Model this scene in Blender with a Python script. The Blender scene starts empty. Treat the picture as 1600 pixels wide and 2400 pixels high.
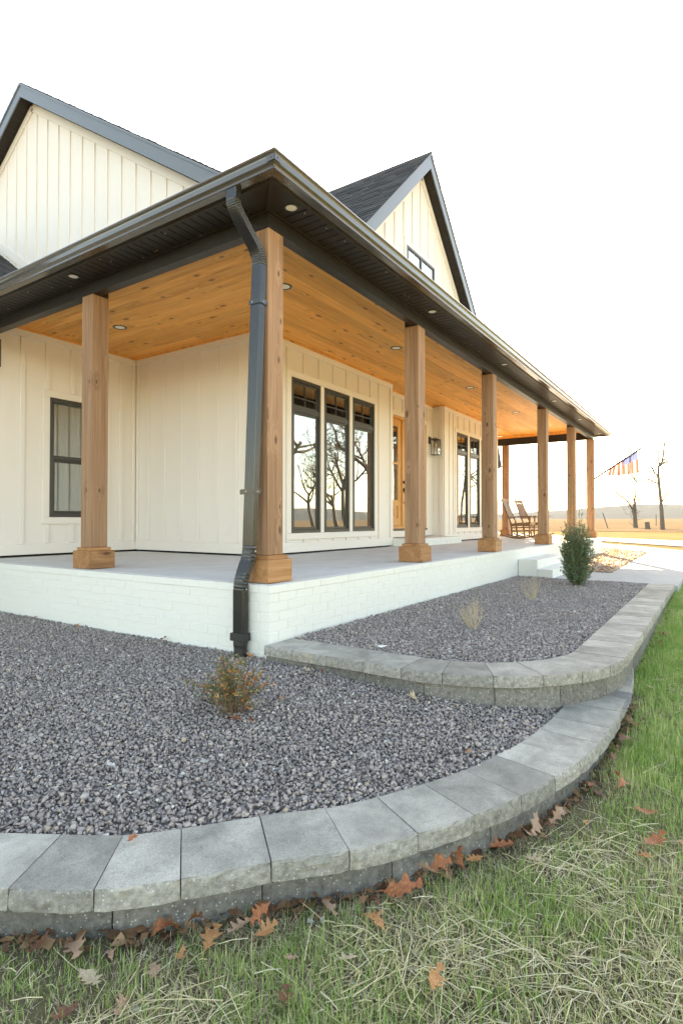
import bpy, bmesh, math, random
import numpy as np
from mathutils import Vector, Matrix
D = bpy.data; SC = bpy.context.scene; COL = SC.collection
R = math.radians
random.seed(7)

# ------------------------------------------------------------------ camera
cam = D.cameras.new('camera'); camo = D.objects.new('camera', cam); COL.objects.link(camo)
cam.sensor_fit = 'VERTICAL'; cam.sensor_height = 36.0; cam.lens = 1322.84 / 2400 * 36.0
cam.clip_start = 0.05; cam.clip_end = 3000
YAW, PITCH = R(33.6631), R(0.8728)
fwd = Vector((math.cos(YAW) * math.cos(PITCH), math.sin(YAW) * math.cos(PITCH), math.sin(PITCH)))
camo.location = (-2.9765, -2.5791, 0.451)
camo.rotation_euler = fwd.to_track_quat('-Z', 'Y').to_euler()
SC.camera = camo

# ------------------------------------------------------------------ sky, sun, exposure
SUN_AZ, SUN_EL = R(24.5), R(29.0)          # direction towards the sun, measured from +X towards +Y
w = D.worlds.new('World'); SC.world = w; w.use_nodes = True
wn = w.node_tree.nodes; wl = w.node_tree.links; wn.clear()
sky = wn.new('ShaderNodeTexSky'); sky.sky_type = 'NISHITA'; sky.sun_disc = False
sky.sun_elevation = SUN_EL; sky.sun_rotation = R(90) - SUN_AZ
sky.air_density = 1.0; sky.dust_density = 0.8; sky.ozone_density = 1.0
bg = wn.new('ShaderNodeBackground'); bg.inputs['Strength'].default_value = 0.10
wo = wn.new('ShaderNodeOutputWorld')
wl.new(sky.outputs[0], bg.inputs[0]); wl.new(bg.outputs[0], wo.inputs[0])
sl = D.lights.new('sun', 'SUN'); sl.energy = 5.0; sl.angle = R(0.5); sl.color = (1.0, 0.88, 0.72)
so = D.objects.new('sun', sl); COL.objects.link(so); so.location = (40, 20, 30)
sv = Vector((math.cos(SUN_AZ) * math.cos(SUN_EL), math.sin(SUN_AZ) * math.cos(SUN_EL), math.sin(SUN_EL)))
so.rotation_euler = sv.to_track_quat('Z', 'Y').to_euler()
vs = SC.view_settings
vs.view_transform = 'Standard'; vs.look = 'None'; vs.gamma = 1.0; vs.exposure = 3.0
vs.use_curve_mapping = False
vs.use_white_balance = True; vs.white_balance_temperature = 9000; vs.white_balance_tint = 9
SC.render.engine = 'CYCLES'
cy = SC.cycles
cy.use_denoising = True
try: cy.denoiser = 'OPENIMAGEDENOISE'
except Exception: pass
cy.max_bounces = 10; cy.diffuse_bounces = 7; cy.glossy_bounces = 4; cy.transparent_max_bounces = 24
cy.caustics_reflective = False; cy.caustics_refractive = False; cy.sample_clamp_indirect = 8.0

# ------------------------------------------------------------------ material helpers
class NT:
    def __init__(s, name):
        s.m = D.materials.new(name); s.m.use_nodes = True
        s.t = s.m.node_tree; s.t.nodes.clear()
        s.out = s.n('ShaderNodeOutputMaterial')
    def n(s, t, **k):
        nd = s.t.nodes.new(t)
        for a, v in k.items():
            if a.startswith('i_'): nd.inputs[a[2:].replace('_', ' ')].default_value = v
            elif a.startswith('x_'): nd.inputs[int(a[2:])].default_value = v
            else: setattr(nd, a, v)
        return nd
    def l(s, a, b): s.t.links.new(a, b)
    def noise(s, vec, scale, detail=4, rough=.55, dist=0.0):
        nd = s.n('ShaderNodeTexNoise'); nd.inputs['Scale'].default_value = scale
        nd.inputs['Detail'].default_value = detail; nd.inputs['Roughness'].default_value = rough; nd.inputs['Distortion'].default_value = dist
        if vec: s.l(vec, nd.inputs['Vector'])
        return nd.outputs[0]
    def ramp(s, fac, stops):
        nd = s.n('ShaderNodeValToRGB'); cr = nd.color_ramp
        while len(cr.elements) > 1: cr.elements.remove(cr.elements[-1])
        for i, (p, c) in enumerate(stops):
            e = cr.elements[0] if i == 0 else cr.elements.new(p)
            e.position = p; e.color = tuple(c) + (1,) if len(c) == 3 else c
        s.l(fac, nd.inputs[0]); return nd.outputs[0]
    def math(s, op, a, b=None, clamp=False):
        nd = s.n('ShaderNodeMath', operation=op, use_clamp=clamp)
        for i, v in enumerate((a, b)):
            if v is None: continue
            if isinstance(v, (int, float)): nd.inputs[i].default_value = v
            else: s.l(v, nd.inputs[i])
        return nd.outputs[0]
    def mix(s, fac, a, b, blend='MIX'):
        nd = s.n('ShaderNodeMix', data_type='RGBA', blend_type=blend)
        for i, v in ((0, fac), (6, a), (7, b)):
            if isinstance(v, (int, float)): nd.inputs[i].default_value = v
            elif isinstance(v, tuple): nd.inputs[i].default_value = v + (1,) if len(v) == 3 else v
            else: s.l(v, nd.inputs[i])
        return nd.outputs[2]
    def mapping(s, vec, scale=(1, 1, 1), loc=(0, 0, 0)):
        nd = s.n('ShaderNodeMapping'); nd.inputs['Scale'].default_value = scale; nd.inputs['Location'].default_value = loc
        s.l(vec, nd.inputs[0]); return nd.outputs[0]
    def obj(s, rand=True):
        c = s.n('ShaderNodeTexCoord').outputs['Object']
        if not rand: return c
        r = s.n('ShaderNodeObjectInfo').outputs['Random']
        k = s.math('MULTIPLY', r, 57.0)
        v = s.n('ShaderNodeVectorMath', operation='ADD'); s.l(c, v.inputs[0]); s.l(k, v.inputs[1]); return v.outputs[0]
    def objrand(s): return s.n('ShaderNodeObjectInfo').outputs['Random']
    def island(s): return s.n('ShaderNodeNewGeometry').outputs['Random Per Island']
    def bump(s, h, strength=.3, dist=.01, prev=None):
        b = s.n('ShaderNodeBump'); b.inputs['Strength'].default_value = strength; b.inputs['Distance'].default_value = dist
        s.l(h, b.inputs['Height'])
        if prev: s.l(prev, b.inputs['Normal'])
        return b.outputs[0]
    def pbr(s, color, rough=.6, normal=None, metal=0.0, spec=.5, **k):
        p = s.n('ShaderNodeBsdfPrincipled')
        if isinstance(color, tuple): p.inputs['Base Color'].default_value = color + (1,)
        else: s.l(color, p.inputs['Base Color'])
        if isinstance(rough, (int, float)): p.inputs['Roughness'].default_value = rough
        else: s.l(rough, p.inputs['Roughness'])
        p.inputs['Metallic'].default_value = metal; p.inputs['Specular IOR Level'].default_value = spec
        if normal: s.l(normal, p.inputs['Normal'])
        for a, v in k.items(): p.inputs[a.replace('_', ' ')].default_value = v
        s.l(p.outputs[0], s.out.inputs[0]); return s.m

def wood(name, axis, dark, mid, light, knots=1.0, rough=.6, grain=1.0, vary=.25, spec=.3, knot_scale=2.4):
    t = NT(name); v = t.obj()
    ax = 'xyz'.index(axis)
    sc = [14 * grain] * 3; sc[ax] = .55
    fine = [90.] * 3; fine[ax] = 2.2
    sp = t.n('ShaderNodeSeparateXYZ'); t.l(v, sp.inputs[0]); oth = [i for i in range(3) if i != ax]
    cb = t.n('ShaderNodeCombineXYZ'); t.l(t.math('MULTIPLY', t.math('ADD', sp.outputs[oth[0]], sp.outputs[oth[1]]), knot_scale * 2.2), cb.inputs[0]); t.l(t.math('MULTIPLY', sp.outputs[ax], knot_scale), cb.inputs[1])
    kv = cb.outputs[0]
    vo = t.n('ShaderNodeTexVoronoi', feature='F1', voronoi_dimensions='2D'); vo.inputs['Scale'].default_value = 1.0; t.l(kv, vo.inputs['Vector'])
    sel = t.n('ShaderNodeSeparateColor'); t.l(vo.outputs['Color'], sel.inputs[0])
    has = t.math('GREATER_THAN', sel.outputs[0], .55)
    sz = t.math('ADD', t.math('MULTIPLY', sel.outputs[1], .11), .055)
    kd = t.math('DIVIDE', vo.outputs['Distance'], sz)
    knot = t.math('MULTIPLY', t.ramp(kd, [(0, (1, 1, 1)), (.55, (.75, .75, .75)), (1, (0, 0, 0))]), has)
    halo = t.math('MULTIPLY', t.ramp(t.math('DIVIDE', kd, 4.0), [(0, (1, 1, 1)), (1, (0, 0, 0))]), has)
    gv = t.mapping(v, sc)
    off = t.n('ShaderNodeVectorMath', operation='SCALE'); cmb = t.n('ShaderNodeCombineXYZ')
    for i in range(3): t.l(halo, cmb.inputs[i])
    t.l(cmb.outputs[0], off.inputs[0]); off.inputs['Scale'].default_value = 1.1
    ad = t.n('ShaderNodeVectorMath', operation='ADD'); t.l(gv, ad.inputs[0]); t.l(off.outputs[0], ad.inputs[1])
    g = t.noise(ad.outputs[0], 1.0, 5, .6, .6)
    f = t.noise(t.mapping(v, fine), 1.0, 2, .5)
    c = t.ramp(g, [(.25, dark), (.5, mid), (.75, light)])
    c = t.mix(.35, c, t.ramp(f, [(.3, (.45, .40, .36)), (.65, (1.15, 1.13, 1.1))]), 'MULTIPLY')
    c = t.mix(t.math('MULTIPLY', knot, knots), c, (dark[0] * .32, dark[1] * .27, dark[2] * .25))
    r = t.objrand()
    hv = t.n('ShaderNodeHueSaturation'); t.l(c, hv.inputs['Color'])
    t.l(t.math('ADD', t.math('MULTIPLY', r, vary), 1 - vary / 2), hv.inputs['Value'])
    b = t.bump(t.math('ADD', t.math('MULTIPLY', g, .5), f), .25, .003)
    return t.pbr(hv.outputs[0], rough, b, spec=spec)

def simple(name, color, rough=.6, ns=30, var=.12, bump=.1, dist=.003, metal=0.0, spec=.5, rand=0.0):
    t = NT(name); v = t.obj()
    n = t.noise(v, ns, 4); c = t.mix(n, tuple(x * (1 - var) for x in color), tuple(min(1, x * (1 + var)) for x in color))
    if rand:
        hv = t.n('ShaderNodeHueSaturation'); t.l(c, hv.inputs['Color'])
        t.l(t.math('ADD', t.math('MULTIPLY', t.objrand(), rand), 1 - rand / 2), hv.inputs['Value']); c = hv.outputs[0]
    return t.pbr(c, rough, t.bump(n, bump, dist) if bump else None, metal=metal, spec=spec)

M = {}
# painted siding: faint wood-fibre emboss
def m_siding():
    t = NT('painted_siding'); v = t.obj(False)
    n = t.noise(t.mapping(v, (40, 40, 3)), 1.0, 3); d = t.noise(v, .7, 3)
    c = t.mix(t.math('MULTIPLY', d, .8), (.70, .655, .605), (.74, .695, .65))
    return t.pbr(c, .55, t.bump(n, .12, .002), spec=.35)
M['siding'] = m_siding()
def m_brick():
    t = NT('painted_brick'); v = t.obj()
    n = t.noise(v, 55, 5); d = t.noise(t.obj(False), 2.2, 4); big = t.noise(v, 14, 3)
    c = t.mix(d, (.66, .66, .62), (.73, .725, .69))
    c = t.mix(t.ramp(big, [(.6, (0, 0, 0)), (.8, (.35, .35, .35))]), c, (.64, .63, .585))
    return t.pbr(c, .62, t.bump(big, .3, .005, t.bump(n, .3, .002)), spec=.3)
M['brick'] = m_brick()
def m_concrete(name, a, b, sc=3.0):
    t = NT(name); v = t.obj(False)
    n1 = t.noise(v, sc, 6, .65); n2 = t.noise(v, 160, 3); n3 = t.noise(t.mapping(v, (1, 3.5, 1)), 1.1, 4)
    c = t.mix(t.ramp(n1, [(.3, (0, 0, 0)), (.7, (1, 1, 1))]), a, b)
    c = t.mix(t.ramp(n3, [(.5, (0, 0, 0)), (.75, (.4, .4, .4))]), c, tuple(x * .86 for x in a))
    c = t.mix(.25, c, t.ramp(n2, [(.3, (.7, .7, .7)), (.6, (1, 1, 1))]), 'MULTIPLY')
    return t.pbr(c, .85, t.bump(n2, .12, .002), spec=.12)
M['slab'] = m_concrete('porch_concrete', (.56, .56, .535), (.66, .66, .635))
M['walk'] = m_concrete('walk_concrete', (.37, .365, .35), (.45, .445, .425), 1.4)
M['road'] = m_concrete('road_gravel', (.22, .175, .14), (.27, .22, .18), .6)
def m_block(name, top, face, speck):
    t = NT(name); v = t.obj()
    geo = t.n('ShaderNodeNewGeometry'); sx = t.n('ShaderNodeSeparateXYZ'); t.l(geo.outputs['Normal'], sx.inputs[0])
    up = t.ramp(sx.outputs[2], [(.55, (0, 0, 0)), (.85, (1, 1, 1))])
    n1 = t.noise(v, 5.5, 6, .65, .4); n2 = t.noise(v, 45, 5, .7); n3 = t.noise(v, 260, 2)
    r = t.objrand()
    ct = t.mix(t.ramp(n1, [(.32, (0, 0, 0)), (.68, (1, 1, 1))]), tuple(x * .66 for x in top), tuple(x * 1.25 for x in top))
    ct = t.mix(t.ramp(n2, [(.56, (0, 0, 0)), (.78, (.75, .75, .75))]), ct, tuple(x * .5 for x in top))
    cf = t.mix(t.ramp(n2, [(.3, (0, 0, 0)), (.7, (1, 1, 1))]), tuple(x * .5 for x in face), tuple(x * 1.25 for x in face))
    cf = t.mix(t.ramp(n1, [(.55, (0, 0, 0)), (.8, (.5, .5, .5))]), cf, (face[0] * 1.15, face[1] * 1.0, face[2] * .72))
    vo = t.n('ShaderNodeTexVoronoi', feature='F1'); vo.inputs['Scale'].default_value = 130; t.l(v, vo.inputs['Vector'])
    sc = t.n('ShaderNodeSeparateColor'); t.l(vo.outputs['Color'], sc.inputs[0])
    dot = t.math('MULTIPLY', t.math('GREATER_THAN', sc.outputs[0], speck), t.math('LESS_THAN', vo.outputs['Distance'], .32))
    cf = t.mix(t.math('MULTIPLY', dot, .55), cf, (.66, .64, .58))
    ct = t.mix(t.math('MULTIPLY', dot, .18), ct, (.6, .6, .58))
    ct = t.mix(.7, ct, t.ramp(n3, [(.32, (.62, .62, .62)), (.5, (1, 1, 1)), (.68, (1.22, 1.22, 1.2))]), 'MULTIPLY')
    c = t.mix(up, cf, ct)
    hv = t.n('ShaderNodeHueSaturation'); t.l(c, hv.inputs['Color']); t.l(t.math('ADD', t.math('MULTIPLY', r, .42), .80), hv.inputs['Value'])
    bs = t.n('ShaderNodeBump'); bs.inputs['Distance'].default_value = .006
    t.l(t.math('ADD', t.math('MULTIPLY', t.math('SUBTRACT', 1.0, up), .8), .12), bs.inputs['Strength']); t.l(t.math('ADD', n2, t.math('MULTIPLY', n3, .4)), bs.inputs['Height'])
    return t.pbr(hv.outputs[0], .85, bs.outputs[0], spec=.25)
M['cap'] = m_block('cap_concrete', (.36, .334, .286), (.33, .312, .280), .92)
M['block'] = m_block('wall_block_concrete', (.24, .24, .23), (.185, .175, .158), .88)
M['post'] = wood('cedar_post', 'z', (.175, .090, .048), (.30, .170, .098), (.40, .245, .152), .9, .7, vary=.2, knot_scale=3.0)
M['plinth'] = wood('cedar_plinth', 'x', (.23, .105, .042), (.36, .175, .075), (.46, .25, .12), .85, .65, vary=.2, knot_scale=3.0)
M['ceil_x'] = wood('pine_plank_long', 'x', (.63, .26, .062), (.82, .385, .110), (.88, .49, .175), .95, .5, 1.0, .3, .25, 2.3)
M['ceil_y'] = wood('pine_plank_cross', 'y', (.63, .26, .062), (.82, .385, .110), (.88, .49, .175), .95, .5, 1.0, .3, .25, 2.3)
M['door'] = wood('fir_door', 'z', (.50, .22, .06), (.60, .29, .09), (.66, .34, .12), .0, .4, vary=.05)
M['chair'] = wood('oiled_hardwood', 'x', (.14, .072, .035), (.20, .105, .052), (.26, .145, .072), .0, .5, vary=.1)
M['metal'] = simple('bronze_black_metal', (.020, .017, .015), .30, 60, .1, .03, .001, spec=.55)
M['gutter'] = simple('bronze_gutter_paint', (.060, .052, .043), .17, 40, .1, .02, .001, spec=1.0)
M['soffit'] = simple('bronze_soffit', (.028, .023, .019), .42, 60, .1, .03, .001, spec=.22)
def m_beam():
    t = NT('embossed_beam_trim'); v = t.obj(False)
    n = t.noise(t.mapping(v, (5, 5, 90)), 1.0, 4, .6, .5)
    return t.pbr((.014, .0115, .0095), .36, t.bump(n, .6, .006), spec=.32)
M['beam'] = m_beam()
M['fascia'] = simple('sky_tinted_fascia', (.125, .140, .155), .30, 30, .06, .03, .001, spec=.6)  # blue-grey of the reflected sky is put into the base colour
M['frame'] = simple('window_frame_bronze', (.040, .037, .032), .42, 40, .06, .02, .001)
M['down'] = simple('downspout_paint', (.015, .0155, .016), .24, 30, .06, .02, .001, spec=.6)
M['black'] = simple('matte_black_steel', (.015, .014, .013), .45, 40, .1, .03, .001)
M['plastic'] = simple('black_drain_plastic', (.022, .021, .020), .5, 60, .2, .1, .002)
M['gap'] = simple('dark_gap', (.012, .012, .012), .9, 30, .2, 0)
M['soil'] = simple('dark_soil', (.070, .052, .038), .95, 22, .45, .6, .02)
M['gbase'] = simple('gravel_bed_fines', (.20, .185, .175), .95, 60, .5, .7, .02)
M['stone'] = simple('pale_stone', (.42, .41, .39), .7, 40, .2, .3, .004)
M['screw'] = simple('zinc_screw', (.55, .5, .42), .3, 50, .1, 0, metal=.8)
M['white'] = simple('white_plastic', (.82, .82, .80), .4, 30, .03, 0)
M['lens'] = simple('frosted_lens', (.80, .78, .72), .35, 30, .03, 0)
M['room'] = simple('interior_paint', (.34, .31, .26), .8, 4, .1, 0)
M['curtain'] = simple('olive_curtain', (.30, .28, .21), .9, 25, .15, .2, .003)
M['bulb'] = simple('amber_bulb', (.55, .38, .20), .2, 20, .1, 0)
def m_shingle():
    t = NT('charcoal_shingle'); v = t.obj(False)
    r = t.island(); n = t.noise(v, 220, 3); b = t.noise(v, 3, 4)
    c = t.ramp(r, [(0, (.040, .041, .043)), (.5, (.058, .058, .060)), (1, (.085, .083, .080))])
    c = t.mix(.5, c, t.ramp(n, [(.3, (.5, .5, .5)), (.7, (1.35, 1.35, 1.35))]), 'MULTIPLY')
    c = t.mix(.3, c, t.ramp(b, [(.3, (.6, .6, .6)), (.7, (1.2, 1.2, 1.2))]), 'MULTIPLY')
    return t.pbr(c, .9, t.bump(n, .4, .003), spec=.25)
M['shingle'] = m_shingle()
def m_gravel(name, warm=0.0):
    t = NT(name); r = t.island(); v = t.obj(False); n = t.noise(v, 260, 3); n2 = t.noise(v, 70, 3)
    st = [(0, (.195, .166, .153)), (.28, (.29, .248, .230)), (.55, (.365, .312, .288)), (.74, (.42, .348, .308)), (.87, (.45, .378, .332)),
          (.945, (.43, .40, .375)), (.972, (.46, .34, .24)), (.99, (.58, .56, .53)), (1, (.62, .58, .51))]
    if warm: st = [(p, (c[0] * 1.35, c[1] * 1.08, c[2] * .85)) for p, c in st]
    c = t.ramp(r, st)
    c = t.mix(.55, c, t.ramp(n, [(.3, (.62, .62, .63)), (.7, (1.3, 1.3, 1.28))]), 'MULTIPLY')
    return t.pbr(c, .8, t.bump(t.math('ADD', n, n2), .3, .003), spec=.3)
M['gravel'] = m_gravel('crushed_gravel'); M['gravel2'] = m_gravel('tan_gravel', 1)
def m_leafy(name, stops, rough=.55, trans=.25, island=True, patch=0):
    t = NT(name); r = t.island() if island else t.objrand()
    if patch: r = t.math('ADD', t.math('MULTIPLY', r, .62), t.math('MULTIPLY', t.math('SUBTRACT', t.noise(t.obj(False), 2.6, 3), .32), patch), clamp=True)
    v = t.obj(); n = t.noise(v, 60, 4)
    c = t.mix(.5, t.ramp(r, stops), t.ramp(n, [(.3, (.6, .6, .6)), (.7, (1.25, 1.25, 1.25))]), 'MULTIPLY')
    p = t.n('ShaderNodeBsdfPrincipled'); t.l(c, p.inputs['Base Color']); p.inputs['Roughness'].default_value = rough; p.inputs['Specular IOR Level'].default_value = .35
    tr = t.n('ShaderNodeBsdfTranslucent'); t.l(c, tr.inputs[0]); mx = t.n('ShaderNodeMixShader'); mx.inputs[0].default_value = trans
    t.l(p.outputs[0], mx.inputs[1]); t.l(tr.outputs[0], mx.inputs[2]); t.l(mx.outputs[0], t.out.inputs[0]); return t.m
M['grass'] = m_leafy('grass_blades', [(0, (.15, .285, .055)), (.35, (.25, .41, .09)), (.58, (.37, .50, .15)), (.74, (.52, .54, .24)), (.88, (.68, .62, .37)), (1, (.76, .69, .46))], .5, .35, patch=1.0)
M['thatch'] = m_leafy('dead_thatch', [(0, (.15, .11, .065)), (.3, (.33, .26, .155)), (.65, (.55, .465, .29)), (1, (.72, .63, .42))], .7, .1)
M['straw'] = m_leafy('dry_straw', [(0, (.58, .46, .25)), (.5, (.76, .64, .39)), (1, (.84, .75, .53))], .6, .1)
M['bush'] = m_leafy('evergreen_leaves', [(0, (.065, .125, .06)), (.5, (.12, .21, .10)), (.85, (.19, .28, .15)), (1, (.28, .35, .21))], .38, .2)
M['shrub'] = m_leafy('autumn_shrub_leaves', [(0, (.06, .10, .04)), (.42, (.15, .20, .085)), (.55, (.30, .29, .12)), (.68, (.48, .32, .11)), (.86, (.56, .22, .06)), (1, (.44, .11, .045))], .5, .25)
M['litter'] = m_leafy('leaf_litter_bits', [(0, (.10, .05, .028)), (.5, (.22, .105, .05)), (1, (.36, .22, .12))], .7, .1)
M['bark'] = simple('grey_bark', (.115, .088, .066), .95, 30, .35, .8, .02)
M['twig'] = simple('pale_dry_twig', (.46, .37, .25), .8, 40, .2, .2, .003)
M['twigb'] = simple('brown_twig', (.17, .11, .07), .8, 40, .2, .2, .003)
def m_oak(name, a, b, c2):
    t = NT(name); v = t.obj(); n = t.noise(v, 45, 4); n2 = t.noise(v, 14, 3)
    c = t.ramp(n2, [(.3, a), (.55, b), (.75, c2)])
    c = t.mix(.5, c, t.ramp(n, [(.3, (.6, .6, .6)), (.7, (1.25, 1.25, 1.25))]), 'MULTIPLY')
    p = t.n('ShaderNodeBsdfPrincipled'); t.l(c, p.inputs['Base Color']); p.inputs['Roughness'].default_value = .6
    t.l(t.bump(n2, .4, .004), p.inputs['Normal'])
    tr = t.n('ShaderNodeBsdfTranslucent'); t.l(c, tr.inputs[0]); mx = t.n('ShaderNodeMixShader'); mx.inputs[0].default_value = .2
    t.l(p.outputs[0], mx.inputs[1]); t.l(tr.outputs[0], mx.inputs[2]); t.l(mx.outputs[0], t.out.inputs[0]); return t.m
M['leaf_rust'] = m_oak('rust_oak_leaf', (.26, .078, .034), (.40, .135, .052), (.48, .205, .09))
M['leaf_orange'] = m_oak('orange_oak_leaf', (.38, .155, .055), (.50, .235, .09), (.57, .32, .15))
M['leaf_tan'] = m_oak('tan_oak_leaf', (.30, .17, .10), (.42, .26, .17), (.50, .34, .22))
M['leaf_pale'] = m_oak('pale_oak_leaf', (.42, .32, .20), (.52, .41, .27), (.58, .48, .34))
M['leaf_dark'] = m_oak('dark_oak_leaf', (.11, .045, .022), (.19, .075, .035), (.25, .11, .05))
def m_glass(name, refl, tint=(.75, .78, .76)):
    t = NT(name)
    g = t.n('ShaderNodeBsdfGlossy'); g.inputs['Roughness'].default_value = .0; g.inputs['Color'].default_value = (.93, .96, .96, 1)
    tr = t.n('ShaderNodeBsdfTransparent'); tr.inputs[0].default_value = tint + (1,)
    v = t.obj(); n = t.noise(v, 1.3, 1); b = t.bump(n, .03, .03); t.l(b, g.inputs['Normal'])
    lw = t.n('ShaderNodeLayerWeight'); lw.inputs['Blend'].default_value = .5
    f = t.math('ADD', t.math('MULTIPLY', t.math('POWER', lw.outputs['Facing'], 4.0), .8), refl, clamp=True)
    mx = t.n('ShaderNodeMixShader'); t.l(f, mx.inputs[0]); t.l(tr.outputs[0], mx.inputs[1]); t.l(g.outputs[0], mx.inputs[2])
    t.l(mx.outputs[0], t.out.inputs[0]); return t.m
M['glass'] = m_glass('coated_window_glass', .32); M['lampglass'] = m_glass('clear_lantern_glass', .03, (.99, .99, .985))
def m_ground(name, a, b, c3, sc):
    t = NT(name); v = t.obj(False); n = t.noise(v, sc, 6, .65); n2 = t.noise(v, sc * 14, 4, .7); n3 = t.noise(v, sc * .12, 3)
    c = t.mix(t.ramp(n, [(.35, (0, 0, 0)), (.65, (1, 1, 1))]), a, b)
    c = t.mix(t.ramp(n2, [(.45, (0, 0, 0)), (.7, (.8, .8, .8))]), c, c3)
    c = t.mix(t.ramp(n3, [(.4, (0, 0, 0)), (.7, (.5, .5, .5))]), c, tuple(x * .75 for x in b))
    return t.pbr(c, 1.0, t.bump(n2, .8, .03), spec=0.0)
M['lawn'] = m_ground('lawn_thatch', (.33, .285, .165), (.38, .325, .20), (.44, .375, .24), 5.0)
M['lawnsoil'] = m_ground('lawn_soil', (.15, .13, .07), (.21, .175, .10), (.30, .25, .155), 9.0)
M['field'] = m_ground('winter_field', (.150, .122, .066), (.118, .095, .052), (.19, .158, .095), .5)
M['meadow'] = m_ground('tall_dry_grass', (.130, .098, .068), (.102, .076, .052), (.16, .125, .088), .4)
M['hill'] = m_ground('wooded_hills', (.030, .036, .044), (.044, .050, .058), (.056, .06, .064), .02)
def m_flag(name, c, tl=.5):
    t = NT(name); p = t.n('ShaderNodeBsdfDiffuse'); p.inputs[0].default_value = c + (1,)
    tr = t.n('ShaderNodeBsdfTranslucent'); tr.inputs[0].default_value = c + (1,); mx = t.n('ShaderNodeMixShader'); mx.inputs[0].default_value = tl
    t.l(p.outputs[0], mx.inputs[1]); t.l(tr.outputs[0], mx.inputs[2]); t.l(mx.outputs[0], t.out.inputs[0]); return t.m
M['fred'] = m_flag('flag_red', (.58, .10, .075)); M['fwhite'] = m_flag('flag_white', (.62, .60, .60), .15); M['fblue'] = m_flag('flag_blue', (.10, .13, .28))

# ------------------------------------------------------------------ geometry helpers
ORG = {}
class MB:
    def __init__(s): s.v = []; s.f = []; s.mi = []
    def add(s, vs, fs, mi=0):
        o = len(s.v); s.v += [tuple(p) for p in vs]; s.f += [tuple(i + o for i in f) for f in fs]; s.mi += [mi] * len(fs); return s
    def box(s, x0, x1, y0, y1, z0, z1, mi=0):
        return s.add([(x0, y0, z0), (x1, y0, z0), (x1, y1, z0), (x0, y1, z0), (x0, y0, z1), (x1, y0, z1), (x1, y1, z1), (x0, y1, z1)],
                     [(0, 3, 2, 1), (4, 5, 6, 7), (0, 1, 5, 4), (1, 2, 6, 5), (2, 3, 7, 6), (3, 0, 4, 7)], mi)
    def hexa(s, b, t, mi=0):   # bottom ring and top ring of n points each
        n = len(b)
        return s.add(list(b) + list(t), [tuple(reversed(range(n))), tuple(range(n, 2 * n))] + [(i, (i + 1) % n, (i + 1) % n + n, i + n) for i in range(n)], mi)
    def prism(s, poly, axis, a, b, mi=0):   # poly: 2D points in the other two axes (in xyz order), extruded from a to b
        def P(u, c):
            q = list(u); q.insert(axis, c); return tuple(q)
        return s.hexa([P(u, a) for u in poly], [P(u, b) for u in poly], mi)
    def tube(s, pts, rad, n=6, cap=True, mi=0):
        pts = [Vector(p) for p in pts]; rad = rad if isinstance(rad, (list, tuple)) else [rad] * len(pts)
        rings = []; up = Vector((0, 0, 1)); prev = None
        for i, p in enumerate(pts):
            d = (pts[min(i + 1, len(pts) - 1)] - pts[max(i - 1, 0)])
            if d.length < 1e-9: d = Vector((0, 0, 1))
            d.normalize()
            if prev is None:
                a = d.orthogonal().normalized()
            else:
                a = prev - d * prev.dot(d)
                a = a.normalized() if a.length > 1e-6 else d.orthogonal().normalized()
            prev = a; b = d.cross(a)
            rings.append([p + (a * math.cos(2 * math.pi * k / n) + b * math.sin(2 * math.pi * k / n)) * rad[i] for k in range(n)])
        vs = [q for r in rings for q in r]; fs = []
        for i in range(len(pts) - 1):
            for k in range(n):
                fs.append((i * n + k, i * n + (k + 1) % n, (i + 1) * n + (k + 1) % n, (i + 1) * n + k))
        if cap: fs += [tuple(reversed(range(n))), tuple(range((len(pts) - 1) * n, len(pts) * n))]
        return s.add(vs, fs, mi)
    def disc(s, c, r, z0, z1, n=24, mi=0):
        b = [(c[0] + r * math.cos(2 * math.pi * k / n), c[1] + r * math.sin(2 * math.pi * k / n), z0) for k in range(n)]
        return s.hexa(b, [(x, y, z1) for x, y, _ in b], mi)
    def bar(s, a, b, w, h, up=(0, 0, 1), mi=0):   # rectangular bar between two points
        a, b = Vector(a), Vector(b); d = (b - a).normalized(); u = Vector(up); sd = d.cross(u)
        if sd.length < 1e-5: sd = d.orthogonal()
        sd.normalize(); u = sd.cross(d)
        r = [sd * w / 2 + u * h / 2, -sd * w / 2 + u * h / 2, -sd * w / 2 - u * h / 2, sd * w / 2 - u * h / 2]
        return s.hexa([a + q for q in r], [b + q for q in r], mi)

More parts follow.
